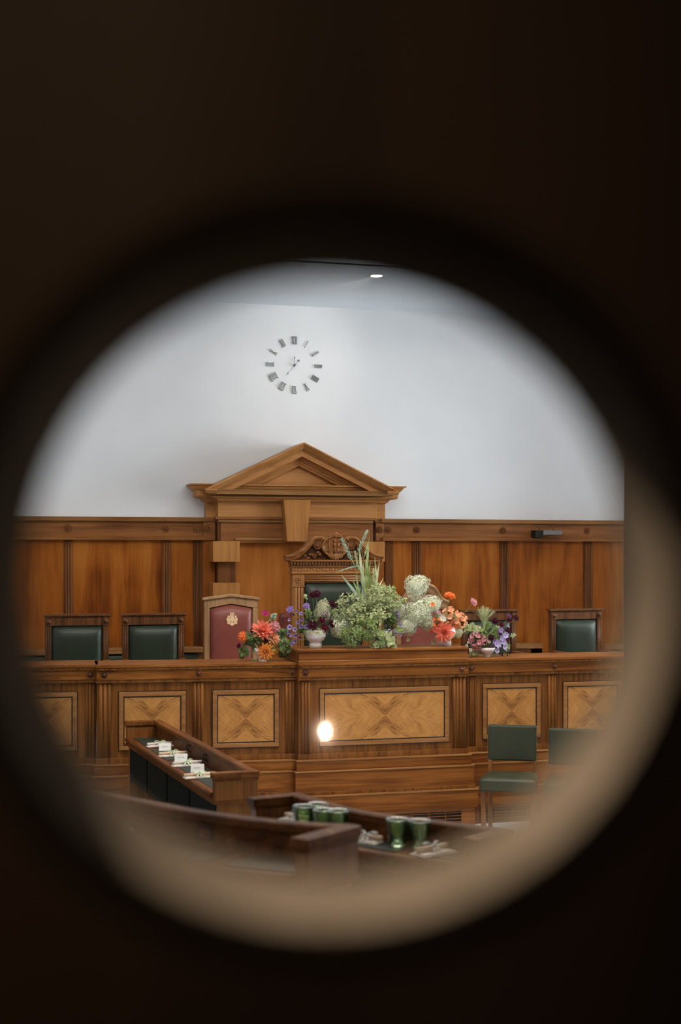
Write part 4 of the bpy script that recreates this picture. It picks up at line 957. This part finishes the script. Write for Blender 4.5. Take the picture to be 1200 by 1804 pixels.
fmat('cream', 'F8F8EA', 'C0C6A0', scale=10); fmat('greencream', 'EEECD2', 'ACAE84', scale=10); fmat('coral', 'F59A80', 'E4745C'); fmat('orange', 'F79A5A', 'EE7C42'); fmat('peach', 'FBD0AA', 'F5AC80')
fmat('amber', 'F3B264', 'E89644'); fmat('burgundy', '5A2238', '33101E'); fmat('maroon', '7A2440', '4A1024'); fmat('lilac', 'B49AD2', '9478BC'); fmat('paleviolet', 'CDC2E6', 'B0A2D6'); fmat('mauve', '8F5A8C', '6A3A66')
fmat('pink', 'E6B0B0', 'D08C94'); fmat('magenta', 'B83A6E', '8E2450'); fmat('red', 'D9482C', 'B8321E'); fmat('white', 'EFEBE0', 'E0DCCB'); fmat('blackcherry', '2A0E16', '1A080E')
fmat('leaf', 'A8B87C', '76894E'); fmat('darkleaf', '7A8E58', '506440'); fmat('paleleaf', 'CCD4A6', 'A6B47C'); fmat('bluegreen', 'AEC2AA', '88A28A'); fmat('stem', '98A870', '7A8A52'); fmat('straw', 'C8CEA4', 'A2AC7C'); fmat('lime', 'D2D8AA', 'A8B47C')
MESH = {}
def petal(mb, c, d, up, ln, wd, curl=0.0, segs=3, tip=0.25):
    d = d.normalized(); sd = d.cross(up).normalized(); up = sd.cross(d); rows = []
    for k in range(segs+1):
        s = k/segs; w = wd*(math.sin(math.pi*min(0.95, 0.12+s*0.75))**0.8)*(1 if s < 0.99 else tip)
        p = c+d*ln*s+up*(curl*ln*s*s); fold = up*(w*0.25)
        rows.append([tuple(p-sd*w+fold), tuple(p), tuple(p+sd*w+fold)])
    mb.grid(rows)
def rv(): return Vector((random.gauss(0, 1), random.gauss(0, 1), random.gauss(0, 1))).normalized()
def mesh_of(kind, mat):
    key = (kind, mat)
    if key in MESH: return MESH[key]
    random.seed(sum(map(ord, kind))); b = MB(); Z = Vector((0, 0, 1))
    if kind == 'dahlia':
        for ring_, (n, el, ln, r0) in enumerate(((14, 2, 0.95, 0.12), (13, 18, 0.88, 0.12), (11, 34, 0.76, 0.1), (9, 50, 0.6, 0.08), (7, 66, 0.45, 0.05), (5, 80, 0.33, 0.03))):
            for k in range(n):
                a = 2*math.pi*(k+0.5*(ring_ % 2))/n+random.uniform(-.1, .1); e = R(el+random.uniform(-7, 7))
                d = Vector((math.cos(a)*math.cos(e), math.sin(a)*math.cos(e), math.sin(e))); petal(b, Vector((math.cos(a)*r0, math.sin(a)*r0, 0.05*ring_)), d, Z if el < 60 else Vector((-math.cos(a), -math.sin(a), 0.3)), ln*random.uniform(.85, 1.05), 0.13, random.uniform(0, .25), 4, 0.2)
    elif kind == 'ball':
        for k in range(90):
            z = 1-2*(k+0.5)/90; a = k*2.39996; r = math.sqrt(1-z*z); d = Vector((r*math.cos(a), r*math.sin(a), z))
            if z > -0.7: petal(b, d*0.62, (d+Z*0.25).normalized(), rv(), 0.36, 0.14, 0.3, 2, 0.7)
        b.sphere((0, 0, 0), 0.66, 12)
    elif kind == 'scabious':
        for n, el, ln, r0 in ((16, 5, 0.62, 0.35), (14, 28, 0.5, 0.35), (12, 52, 0.38, 0.3), (8, 75, 0.25, 0.2)):
            for k in range(n):
                a = 2*math.pi*k/n+random.random(); e = R(el); d = Vector((math.cos(a)*math.cos(e), math.sin(a)*math.cos(e), math.sin(e)))
                petal(b, Vector((math.cos(a)*r0, math.sin(a)*r0, 0.0+math.sin(e)*0.2)), d, Z, ln, 0.15, 0.1, 2, 0.8)
        b.sphere((0, 0, 0.1), 0.42, 12, (1, 1, 0.8))
    elif kind == 'open':
        for k in range(7):
            a = 2*math.pi*k/7; e = R(18); petal(b, Vector((0, 0, 0)), Vector((math.cos(a)*math.cos(e), math.sin(a)*math.cos(e), math.sin(e))), Z, 1.0, 0.36, 0.1, 3, 0.8)
        b.sphere((0, 0, 0.12), 0.2, 8)
    elif kind == 'bell':
        for k in range(5):
            a = 2*math.pi*k/5; e = R(48); petal(b, Vector((0, 0, -0.4)), Vector((math.cos(a)*math.cos(e), math.sin(a)*math.cos(e), math.sin(e))), Z, 1.1, 0.42, 0.25, 3, 0.7)
    elif kind in ('hydrangea', 'panicle'):
        L = 1.0 if kind == 'hydrangea' else 1.5
        for k in range(380):
            z = 1-2*(k+0.5)/380; a = k*2.39996; r = math.sqrt(1-z*z); tap = 1.0 if kind == 'hydrangea' else (1-0.30*z)
            d = Vector((r*math.cos(a), r*math.sin(a), z)); lump = 0.90+0.34*mnoise.noise(d*2.3)+random.uniform(-.05, .05)
            c = Vector((d.x*tap, d.y*tap, d.z*L))*lump
            ux = d.orthogonal().normalized(); q = Quaternion(d, random.random()*6.28); ux = q @ ux; uy = d.cross(ux)
            for v in (ux, uy, -ux, -uy): petal(b, c, (v+d*random.uniform(0.0, 0.7)), d, 0.155, 0.075, 0.1, 1, 0.9)
        b.sphere((0, 0, 0), 0.66, 12, (1, 1, L))
    elif kind == 'cluster':   # stocks or phlox: a loose cluster of frilled florets
        for k in range(16):
            z = 1-2*(k+0.5)/16; a = k*2.39996; r = math.sqrt(1-z*z); d = Vector((r*math.cos(a), r*math.sin(a), z)); c = d*0.68; ux = d.orthogonal().normalized(); uy = d.cross(ux)
            for j in range(9):
                g = 2*math.pi*j/9+random.random()*0.3; v = ux*math.cos(g)+uy*math.sin(g); petal(b, c, v+d*random.uniform(.1, .8), d, 0.38, 0.15, 0.2, 2, 0.9)
    elif kind == 'leafspray':
        for k in range(26):
            s = (k+1)/26; c = Vector((0.08*math.sin(k), 0.08*math.cos(k*1.3), s*1.6-0.6)); a = k*2.4
            d = Vector((math.cos(a), math.sin(a), 0.45+random.uniform(-.4, .5)))
            petal(b, c, d, Z, random.uniform(.5, .9)*(1.15-0.5*s), 0.21, random.uniform(-.4, .1), 3, 0.2)
        b.tube([(0, 0, -1.0), (0.05, 0, 0), (0, 0, 1.0)], 0.025, 5)
    elif kind == 'broadleaf':
        for k in range(9):
            a = k*2.4; d = Vector((math.cos(a), math.sin(a), random.uniform(-.3, 1.6))).normalized(); st = Vector((0, 0, -0.3)); c = st+d*random.uniform(.08, .35)
            b.tube([tuple(st), tuple(c)], 0.02, 4)
            for g in (-0.9, -0.45, 0, 0.45, 0.9):
                dd = Quaternion(Vector((0, 0, 1)), g) @ d; petal(b, c, dd, Z, 0.55*(1-abs(g)*0.3), 0.17, -0.15, 3, 0.4)
    elif kind == 'froth':      # frothy umbels: fine branching with tiny leaflets
        for k in range(34):
            d = rv(); d.z = abs(d.z)*0.9-0.25; d.normalize(); e = d*random.uniform(.55, 1.0); b.tube([(0, 0, -0.5), tuple(e*0.6), tuple(e)], 0.012, 3)
            for j in range(16): petal(b, e+rv()*0.2, rv(), rv(), random.uniform(.12, .24), 0.065, 0.1, 2, 0.5)
    elif kind == 'plume':
        for k in range(110):
            a = random.random()*6.28; s = random.random(); sp = 0.12+0.75*s
            p0 = Vector((0, 0, -0.8+0.5*random.random())); p1 = Vector((math.cos(a)*sp*0.4, math.sin(a)*sp*0.4, 0.2)); p2 = Vector((math.cos(a)*sp, math.sin(a)*sp, 1.0-0.35*s+random.uniform(-.1, .1)))
            b.tube([tuple(p0), tuple(p1), tuple(p2)], 0.006, 3)
    elif kind == 'seedhead':   # panicle of wild oat
        b.tube([(0, 0, -1), (0.03, 0, 0), (0, 0, 1)], 0.018, 4)
        for k in range(40):
            s = k/39; c = Vector((0, 0, -0.7+1.7*s)); a = k*2.4; d = Vector((math.cos(a), math.sin(a), 1.3)); petal(b, c+d.normalized()*0.12*(1-s*0.5), d, Z, 0.26, 0.055, 0.1, 2, 0.3)
    elif kind == 'berries':
        for k in range(6):
            d = rv()*0.7; b.tube([(0, 0, 0), tuple(d)], 0.04, 4); b.sphere(d, 0.28, 8)
    me = bpy.data.meshes.new('bloom_'+kind); b.bm.to_mesh(me); b.bm.free(); me.materials.append(FM[mat]); MESH[key] = me
    return me
BOWL = {}
def bowl(px, py, wpx, style, label, y):
    p = at(px, py, y); t = (y/(C_-(px-600)/FPX*S_)); sc = t/FPX
    z0 = ZL if style in ('cup', 'sauce') else 1.456
    r = wpx*sc/2; c = (p.x, y, z0)
    if style == 'foot': prof = [(r*0.60, 0), (r*0.60, r*0.40), (r*0.56, r*0.62), (r*0.80, r*0.80), (r*1.0, r*1.15), (r*1.0, r*1.40), (r*0.94, r*1.62), (r*0.97, r*1.70), (r*0.90, r*1.66), (r*0.92, r*1.2), (r*0.4, r*0.9), (0, r*0.85)]
    elif style == 'cup': prof = [(r*0.5, 0), (r*0.48, r*0.08), (r*0.42, r*0.22), (r*0.70, r*0.6), (r*0.95, r*1.2), (r*1.0, r*1.55), (r*0.94, r*1.55), (r*0.85, r*1.1), (r*0.4, r*0.5), (0, r*0.45)]
    else: prof = [(r*0.42, 0), (r*0.36, r*0.14), (r*0.5, r*0.3), (r*0.95, r*0.75), (r*1.05, r*1.15), (r*1.0, r*1.15), (r*0.85, r*0.8), (r*0.3, r*0.45), (0, r*0.42)]
    b = MB(); b.lathe([(0, 0)]+prof, c, n=32); o = b.build('footed_bowl', M['ceramic']); tag(o, label, 'bowl')
    return Vector((c[0], c[1], z0+prof[-1][1]+r*0.1)), r
B = {}
B[1] = bowl(462.5, 1168, 30, 'cup', 'small white bowl of orange dahlias standing left of the raised ledge', 11.2)
B[2] = bowl(556, 1142, 37, 'foot', 'white footed bowl holding burgundy scabious at the left end of the raised ledge', 11.12)
B[3] = bowl(669, 1141, 34, 'foot', 'white footed bowl almost hidden under the trailing green foliage', 11.12)
B[4] = bowl(784, 1138, 38, 'foot', 'white footed bowl under the coral dahlia at the right end of the raised ledge', 11.12)
B[5] = bowl(858, 1162, 28, 'sauce', 'small white bowl of pink and lilac flowers right of the raised ledge', 11.2)
b = MB(); pz = at(693, 1118, 11.25); pb_ = 1.456
b.lathe([(0, 0), (0.03, 0), (0.028, 0.02), (0.02, 0.04), (0.03, 0.07), (0.055, 0.10), (0.062, 0.135), (0.058, 0.135), (0.05, 0.1), (0, 0.08)], (pz.x, 11.3, pb_), n=28); tag(b.build('bud_vase', M['ceramic']), 'white stemmed dish behind the trailing foliage, beside the pale hydrangeas', 'vase')
FCOUNT = [0]
def bloom(bk, kind, mat, px, py, dpx, label, cat='flower', group=None, dy=0.0, stretch=None, dirv=None, name=None, mid=None):
    FCOUNT[0] += 1; random.seed(FCOUNT[0]*17)
    base, r = B[bk]; y = base.y+dy; p = at(px, py, y); sc = (p-Vector((0, 0, EYE))).dot(Vector((S_, C_, 0)))/FPX
    rad = dpx*sc/2*(1.22 if kind in ('scabious', 'bell', 'open', 'cluster', 'ball') else 1.1)
    t = thing(name or {'dahlia': 'dahlia', 'hydrangea': 'hydrangea_bloom', 'panicle': 'hydrangea_bloom', 'scabious': 'scabious', 'ball': 'pompon_flower', 'open': 'garden_flower', 'bell': 'bellflower', 'cluster': 'garden_stock', 'leafspray': 'leafy_sprig', 'broadleaf': 'leaf_cluster', 'froth': 'frothy_umbel', 'plume': 'feathery_grass', 'seedhead': 'oat_stem', 'berries': 'berry_sprig'}[kind], base, label, cat, group)
    out = (p-base); d = Vector(dirv) if dirv else (out.normalized()*0.62+Vector((0.0, -0.75, 0.0)))
    q = d.normalized().to_track_quat('Z', 'Y') @ Quaternion((0, 0, 1), random.random()*6.28)
    if stretch: q = d.normalized().to_track_quat('Z', 'Y')
    h = bpy.data.objects.new({'leafspray': 'leaves', 'broadleaf': 'leaves', 'froth': 'umbels', 'plume': 'plume', 'seedhead': 'seed_head', 'berries': 'berries'}.get(kind, 'flower_head'), mesh_of(kind, mat)); COL.objects.link(h); h.parent = t
    h.location = p-base; h.rotation_mode = 'QUATERNION'; h.rotation_quaternion = q
    h.scale = (rad,)*3 if not stretch else (rad*stretch[0], rad*stretch[0], rad*stretch[1])
    m_ = base+out*0.5+Vector((0, 0, 0.10*out.length)) if mid is None else at(mid[0], mid[1], y)
    P0 = base; P2 = p-d.normalized()*rad*0.25
    st = [tuple(P0*(1-s)**2+m_*2*s*(1-s)+P2*s*s) for s in [k/6 for k in range(7)]]
    b = MB(); b.tube(st, 0.0022, 5, 0.0015); b.build('stem', FM['stem'], t)
    return t
# --- left bowl of dahlias
A1 = 'in the dahlia bowl'
bloom(1, 'dahlia', 'coral', 463, 1112, 40, 'large coral dahlia topping the bunch '+A1)
bloom(1, 'dahlia', 'peach', 481, 1125, 26, 'peach dahlia at the right of the bunch '+A1)
bloom(1, 'dahlia', 'amber', 467, 1147, 32, 'amber yellow dahlia drooping over the rim of the bowl left of the raised ledge', dirv=(0.1, -1, -0.3), dy=-0.10)
bloom(1, 'ball', 'pink', 483, 1105, 19, 'pale pink pompon flower behind the peach dahlia '+A1)
bloom(1, 'ball', 'orange', 428, 1122, 17, 'round orange bloom at the far left '+A1)
bloom(1, 'open', 'magenta', 467, 1082, 13, 'single magenta flower standing tallest '+A1)
for x, y, d in ((432, 1120, 9), (438, 1122, 9), (451, 1112, 9), (467, 1129, 11), (421, 1138, 8), (444, 1112, 7)):
    bloom(1, 'scabious', 'maroon', x, y, d, 'small maroon flower tucked among the leaves '+A1, group='small maroon flowers in the dahlia bowl')
bloom(1, 'open', 'red', 459, 1139, 7, 'tiny red flower beside the amber dahlia')
for i, (x, y, d, k, m, l) in enumerate(((449, 1119, 20, 'broadleaf', 'leaf', 'round mid-green leaves above the middle '), (443, 1131, 34, 'leafspray', 'darkleaf', 'dark green sprig left of the middle '), (428, 1150, 30, 'broadleaf', 'darkleaf', 'dark lobed leaves hanging at lower left '), (447, 1165, 14, 'broadleaf', 'paleleaf', 'pale leaf drooping over the worktop edge '), (476, 1124, 15, 'broadleaf', 'bluegreen', 'blue-green leaf in front of the peach dahlia '), (480, 1142, 20, 'broadleaf', 'leaf', 'green leaves right of the amber dahlia '), (495, 1118, 28, 'leafspray', 'darkleaf', 'dark sprig rising at upper right '), (507, 1145, 30, 'broadleaf', 'leaf', 'wide green leaves at far right '), (497, 1137, 34, 'leafspray', 'leaf', 'leafy sprig at right '), (496, 1153, 22, 'leafspray', 'darkleaf', 'drooping dark sprig at lower right '), (481, 1088, 16, 'leafspray', 'bluegreen', 'thin grey-green sprig beside the magenta flower '), (456, 1130, 30, 'leafspray', 'leaf', 'leafy sprig behind the amber dahlia '))):
    bloom(1, k, m, x, y, d, l+A1, 'foliage', dy=(0.03 if k == 'leafspray' else -0.02))
# --- burgundy and lilac bowl
A2 = 'in the left footed bowl'
for i, (x, y, d, m, l) in enumerate(((551, 1049, 13, 'burgundy', 'burgundy scabious, left of the topmost pair'), (558.5, 1047, 15, 'burgundy', 'burgundy scabious, right of the topmost pair'), (586, 1065, 14, 'burgundy', 'burgundy scabious right of the upright hydrangea'), (610, 1052, 12, 'blackcherry', 'almost black scabious on a long stem leaning right'), (572, 1081, 13, 'mauve', 'mauve scabious in front of the upright hydrangea'), (567, 1093, 13, 'maroon', 'maroon scabious in the middle'), (551, 1102, 18, 'burgundy', 'widest burgundy scabious low at left'), (572, 1107, 14, 'maroon', 'dark scabious lowest of all'), (584, 1100, 14, 'burgundy', 'dark scabious touching the right hydrangea'), (540, 1068, 11, 'lilac', 'round lilac scabious standing high'), (511, 1074, 12, 'lilac', 'lilac scabious furthest left'))):
    bloom(2, 'scabious', m, x, y, d, l+' '+A2, dy=-0.05)
bloom(2, 'panicle', 'greencream', 569, 1075, 28, 'upright greenish hydrangea head '+A2, stretch=(0.95, 0.85), dirv=(0.1, 0, 1))
bloom(2, 'hydrangea', 'cream', 601, 1103, 37, 'cream hydrangea head leaning right '+A2, stretch=(1, 1), dirv=(0.7, -0.3, 0.3))
bloom(2, 'hydrangea', 'greencream', 555, 1114, 36, 'flat greenish hydrangea filling the rim '+A2, stretch=(1, 0.42), dirv=(0, 0, 1))
for x, y, d, m in ((531, 1081, 10, 'paleviolet'), (517, 1083, 8, 'mauve'), (510, 1092, 8, 'paleviolet'), (532, 1091, 9, 'lilac'), (526, 1097, 10, 'lilac'), (531, 1104, 11, 'lilac'), (540, 1104, 11, 'lilac'), (511, 1105, 14, 'paleviolet'), (520, 1109, 12, 'paleviolet'), (509, 1114, 9, 'lilac'), (513, 1120, 9, 'paleviolet'), (521, 1120, 12, 'lilac'), (529, 1124, 8, 'mauve'), (520, 1130, 11, 'lilac'), (515, 1135, 9, 'lilac'), (523, 1077, 7, 'lilac')):
    bloom(2, 'bell', m, x, y, d, 'small lilac bellflower spilling left '+A2, group='lilac bellflowers spilling left of the footed bowl', dirv=(-0.4, -1, 0.1), dy=-0.04)
for x, y, d, k, m, l in ((538, 1052, 10, 'leafspray', 'paleleaf', 'thin green bud above the lilac scabious '), (543, 1083, 22, 'leafspray', 'leaf', 'green sprig behind the lilac scabious '), (534, 1110, 22, 'leafspray', 'darkleaf', 'dark sprig among the bellflowers '), (560, 1100, 30, 'leafspray', 'leaf', 'leafy sprig behind the maroon scabious '), (588, 1078, 14, 'leafspray', 'paleleaf', 'pale sprig leaning right ')):
    bloom(2, k, m, x, y, d, l+A2, 'foliage', dy=0.04)
# --- tall green arrangement
A3 = 'in the tall green arrangement'
def blade(pts, w, label, mat='leaf'):
    base, r = B[3]; P = [base]+[at(x, y, base.y+0.02*i) for i, (x, y) in enumerate(pts)]
    t = []; m = len(P); C = []
    for i in range(m-1):
        for k in range(5): 
            s = k/5; p0 = P[max(i-1, 0)]; p1 = P[i]; p2 = P[i+1]; p3 = P[min(i+2, m-1)]
            C.append(0.5*((2*p1)+(p2-p0)*s+(2*p0-5*p1+4*p2-p3)*s*s+(3*p1-p0-3*p2+p3)*s**3))
    C.append(P[-1]); b = MB(); rows = []
    for i, p in enumerate(C):
        d = (C[min(i+1, len(C)-1)]-C[max(i-1, 0)]).normalized(); sd = d.cross(Vector((0.2, 1, 0))).normalized(); f = i/(len(C)-1); ww = w*0.68*(0.5+0.9*f if f < 0.5 else 0.95*(1-((f-0.5)/0.5)**2)+0.02)
        rows.append([tuple(p-sd*ww+Vector((0, 0.3*ww, 0))), tuple(p), tuple(p+sd*ww+Vector((0, 0.3*ww, 0)))])
    b.grid(rows); o = b.build('grass_blade', FM[mat]); tag(o, label+' '+A3, 'grass', 'tall grass blades in the green arrangement')
BL = 'long flat grass blade rising '
for pts, w, m in (([(650, 1075), (646, 1012), (651, 944)], 0.022, 'leaf'), ([(655, 1072), (661, 1039), (669, 988)], 0.022, 'straw'), ([(650, 1078), (648, 1030), (653, 988)], 0.018, 'leaf'), ([(652, 1075), (628, 1046), (601, 1012)], 0.024, 'bluegreen'), ([(648, 1072), (636, 1050), (620, 1020)], 0.018, 'leaf'), ([(647, 1065), (638, 1010), (633, 962)], 0.024, 'straw'), ([(644, 1060), (636, 1004), (621, 999), (591, 1009)], 0.012, 'bluegreen'), ([(656, 1070), (655, 1030), (643, 985)], 0.022, 'leaf'), ([(642, 1072), (640, 1030), (641, 990)], 0.016, 'straw'), ([(658, 1072), (664, 1030), (660, 980)], 0.014, 'straw'), ([(660, 1075), (668, 1035), (676, 1018)], 0.010, 'straw'), ([(646, 1080), (632, 1040), (628, 1005)], 0.014, 'leaf'), ([(652, 1078), (660, 1050), (658, 1000)], 0.02, 'leaf'), ([(650, 1080), (640, 1045), (645, 1005)], 0.02, 'leaf')):
    blade(pts, w, BL.strip(), m)
for x, y, d, dv, m, l in ((637, 958, 40, (0.45, 0, 1), 'bluegreen', 'tall oat seed head at the very top '), (614, 974, 44, (-0.5, 0, 1), 'bluegreen', 'oat seed head arching left below the carved shield '), (629, 990, 30, (-0.2, 0, 1), 'straw', 'lower oat seed head at left '), (658, 1028, 40, (0.05, 0, 1), 'straw', 'oat seed head between the right-hand blades '), (645, 970, 24, (0.3, 0, 1), 'straw', 'thin oat seed head beside the tallest blade '), (655, 1055, 40, (0.1, 0, 1), 'straw', 'low oat seed head among the blades ')):
    bloom(3, 'seedhead', m, x, y, d, l+A3, 'grass', dirv=dv)
for i, (x, y, d, k, m, l) in enumerate(((617, 1072, 46, 'froth', 'straw', 'hazy pale umbel at upper left '), (602, 1084, 26, 'froth', 'straw', 'small pale umbel at far left '), (623, 1092, 44, 'froth', 'lime', 'lime umbel at left '), (648, 1088, 52, 'froth', 'lime', 'broad lime umbel in the middle '), (660, 1056, 40, 'froth', 'straw', 'umbel at the foot of the blades '), (672, 1049, 40, 'froth', 'lime', 'lime umbel right of the blades '), (690, 1060, 30, 'froth', 'paleleaf', 'pale umbel at upper right '), (671, 1078, 44, 'froth', 'lime', 'lime umbel right of centre '), (645, 1108, 40, 'froth', 'leaf', 'green umbel low in the middle '), (636, 1074, 34, 'leafspray', 'leaf', 'green sprig behind the lime umbels '), (618, 1120, 34, 'froth', 'leaf', 'olive geranium leaves drooping at lower left '), (655, 1100, 36, 'leafspray', 'darkleaf', 'dark sprig in the middle '), (684, 1098, 36, 'leafspray', 'darkleaf', 'dark sprig among the small violet flowers '), (668, 1118, 30, 'leafspray', 'leaf', 'sprig over the bowl rim '), (640, 1116, 24, 'broadleaf', 'leaf', 'leaves left of the bowl '), (684, 1128, 32, 'leafspray', 'paleleaf', 'pale trailing sprig at lower right '), (665, 1126, 34, 'froth', 'lime', 'lime umbel hanging in front of the bowl '), (657, 1138, 14, 'broadleaf', 'paleleaf', 'pale leaf trailing over the ledge front '), (694, 1139, 14, 'leafspray', 'paleleaf', 'pale sprig tip resting on the ledge '), (670, 1130, 26, 'leafspray', 'leaf', 'sprig hanging in front of the bowl '), (691, 1040, 15, 'leafspray', 'leaf', 'curled sprig at the top right '), (709, 1060, 16, 'leafspray', 'paleleaf', 'pale sprig reaching towards the red chair '), (704, 1108, 18, 'broadleaf', 'leaf', 'green leaf in front of the right hydrangea '))):
    bloom(3, k, m, x, y, d, l+A3, 'foliage', dy=-0.13 if y > 1105 else (-0.04 if k == 'froth' else 0.0))
for x, y, d, l in ((701, 1074, 27, 'cream hydrangea head beside the violet flowers '), (718, 1101, 34, 'cream hydrangea head at the right '), (682, 1056, 16, 'small cream hydrangea head near the umbels ')):
    bloom(3, 'hydrangea', 'cream', x, y, d, l+A3, dy=0.02)
for x, y, d, m in ((699, 1079, 7, 'lilac'), (700, 1085, 8, 'lilac'), (684, 1087, 6, 'paleviolet'), (701, 1095, 6, 'lilac'), (705, 1102, 9, 'paleviolet'), (690, 1108, 8, 'mauve'), (679, 1102, 6, 'lilac'), (698, 1116, 6, 'lilac'), (705, 1119, 8, 'paleviolet')):
    bloom(3, 'bell', m, x, y, d, 'tiny violet flower dotted through the right side '+A3, group='tiny violet flowers in the green arrangement', dirv=(0.2, -1, 0.1), dy=-0.07)
# --- coral bowl
A4 = 'at the right end of the raised ledge'
bloom(4, 'panicle', 'cream', 735, 1032, 36, 'tall cream hydrangea head in front of the arched red chair', stretch=(1.0, 0.78), dirv=(0.75, -0.1, 0.42), mid=(752, 1075))
bloom(4, 'hydrangea', 'cream', 757, 1065, 34, 'cream hydrangea head right below the tallest one', stretch=(1.05, 0.75), dirv=(-0.3, -0.3, 0.8))
bloom(4, 'hydrangea', 'cream', 736, 1077, 44, 'largest cream hydrangea head left of the coral flowers', stretch=(1, 0.9), dirv=(-0.6, -0.4, 0.5))
bloom(4, 'hydrangea', 'greencream', 752, 1096, 28, 'lowest greenish hydrangea head left of the coral flowers')
bloom(4, 'hydrangea', 'greencream', 774, 1090, 16, 'small greenish hydrangea behind the orange stock')
bloom(4, 'hydrangea', 'greencream', 805, 1114, 19, 'small greenish hydrangea right of the big coral dahlia')
bloom(4, 'dahlia', 'coral', 781, 1113, 38, 'big coral red dahlia facing forward over the footed bowl', dirv=(0, -1, -0.15), dy=-0.07)
bloom(4, 'dahlia', 'orange', 792, 1052, 22, 'orange dahlia standing alone above the coral flowers', dirv=(0.15, -0.4, 1))
bloom(4, 'cluster', 'orange', 767, 1098, 19, 'bright orange cluster left of the big coral dahlia', dy=-0.03)
bloom(4, 'ball', 'coral', 763, 1110, 11, 'small salmon rosebud left of the big coral dahlia', dy=-0.04)
bloom(4, 'cluster', 'peach', 793, 1084, 27, 'peach frilled cluster at the top of the coral bowl')
bloom(4, 'cluster', 'peach', 809, 1093, 26, 'peach frilled cluster at the right of the coral bowl')
bloom(4, 'cluster', 'orange', 799, 1102, 18, 'orange frilled cluster between the peach ones')
bloom(4, 'open', 'white', 780, 1090, 11, 'white daisy in the middle of the coral bowl', dirv=(0, -1, 0.2), dy=-0.06)
bloom(4, 'open', 'orange', 762, 1065, 8, 'tiny orange flower in front of the cream hydrangea', dirv=(0, -1, 0.2), dy=-0.1)
bloom(4, 'scabious', 'pink', 834, 1061, 14, 'pink scabious on a long bare stem above the right green chair', mid=(816, 1085))
bloom(4, 'leafspray', 'paleleaf', 720, 1127, 10, 'tiny pale sprig hanging left '+A4, 'foliage')
bloom(4, 'leafspray', 'paleleaf', 764, 1131, 11, 'tiny pale sprig hanging beside the footed bowl '+A4, 'foliage')
bloom(4, 'leafspray', 'leaf', 790, 1098, 34, 'green sprig behind the coral flowers '+A4, 'foliage', dy=0.05)
bloom(4, 'broadleaf', 'bluegreen', 803, 1100, 16, 'blue-green leaves among the peach flowers '+A4, 'foliage')
# --- small mixed bowl
A5 = 'in the small right-hand bowl'
bloom(5, 'plume', 'straw', 853, 1093, 46, 'feathery grass plume standing '+A5, 'grass', dirv=(0.05, 0, 1))
for x, y, d, m, l in ((872, 1095, 14, 'burgundy', 'largest burgundy scabious at the top'), (883, 1101, 11, 'maroon', 'maroon scabious just right of the largest one'), (897, 1086, 9, 'mauve', 'mauve scabious high on the right'), (895, 1093, 9, 'maroon', 'maroon scabious under the high mauve one'), (909, 1089, 12, 'burgundy', 'burgundy scabious furthest right'), (894, 1111, 13, 'burgundy', 'burgundy scabious halfway down the right side'), (865, 1124, 11, 'burgundy', 'burgundy scabious in the middle'), (893, 1128, 11, 'maroon', 'maroon scabious low on the right'), (880, 1116, 10, 'mauve', 'mauve scabious among the lilac flowers'), (866, 1142, 10, 'mauve', 'mauve flower over the bowl rim')):
    bloom(5, 'scabious', m, x, y, d, l+' '+A5, dy=-0.04)
for x, y, d, m in ((890, 1119, 11, 'paleviolet'), (882, 1110, 9, 'lilac'), (884, 1124, 10, 'paleviolet'), (876, 1134, 14, 'paleviolet'), (887, 1131, 10, 'paleviolet'), (889, 1140, 9, 'paleviolet'), (875, 1146, 9, 'paleviolet'), (871, 1131, 9, 'lilac')):
    bloom(5, 'open', m, x, y, d, 'small pale lilac flower on the right side '+A5, group='pale lilac flowers in the small right-hand bowl', dirv=(0.2, -1, 0.1), dy=-0.06)
for x, y, d, l in ((839, 1127, 24, 'large pink frilled cluster at left '), (852, 1129, 14, 'pink frilled cluster beside the large one '), (839, 1140, 13, 'lower pink frilled cluster ')):
    bloom(5, 'cluster', 'pink', x, y, d, l+A5, dy=-0.03)
for x, y, d in ((845, 1105, 7), (843, 1111, 7), (837, 1116, 11), (822, 1138, 9), (829, 1145, 10), (862, 1131, 8), (825, 1132, 7)):
    bloom(5, 'bell', 'white', x, y, d, 'small creamy white flower on the left side '+A5, group='small white flowers in the small right-hand bowl', dirv=(-0.3, -1, 0.2), dy=-0.04)
bloom(5, 'berries', 'blackcherry', 884, 1152, 9, 'dark berry sprig hanging lowest at right '+A5, 'berries'); bloom(5, 'berries', 'blackcherry', 895, 1151, 8, 'dark berry sprig hanging at far right '+A5, 'berries')
for x, y, d, k, m, l in ((831, 1108, 32, 'broadleaf', 'paleleaf', 'broad pale green leaves at upper left '), (822, 1104, 16, 'leafspray', 'paleleaf', 'pale sprig touching the peach flowers '), (838, 1150, 24, 'leafspray', 'paleleaf', 'pale sprig spilling down at left '), (895, 1140, 18, 'broadleaf', 'paleleaf', 'pale leaves at lower right '), (874, 1109, 14, 'leafspray', 'paleleaf', 'pale sprig under the largest scabious '), (854, 1136, 26, 'leafspray', 'darkleaf', 'dark sprig in the middle '), (878, 1124, 30, 'leafspray', 'leaf', 'green sprig behind the lilac flowers '), (902, 1120, 12, 'leafspray', 'paleleaf', 'thin pale sprig at far right '), (862, 1112, 30, 'froth', 'leaf', 'hazy green umbel below the plume '), (845, 1120, 30, 'leafspray', 'leaf', 'green sprig behind the pink cluster '), (868, 1150, 14, 'leafspray', 'bluegreen', 'grey-green sprig over the rim ')):
    bloom(5, k, m, x, y, d, l+A5, 'foliage', dy=0.03)
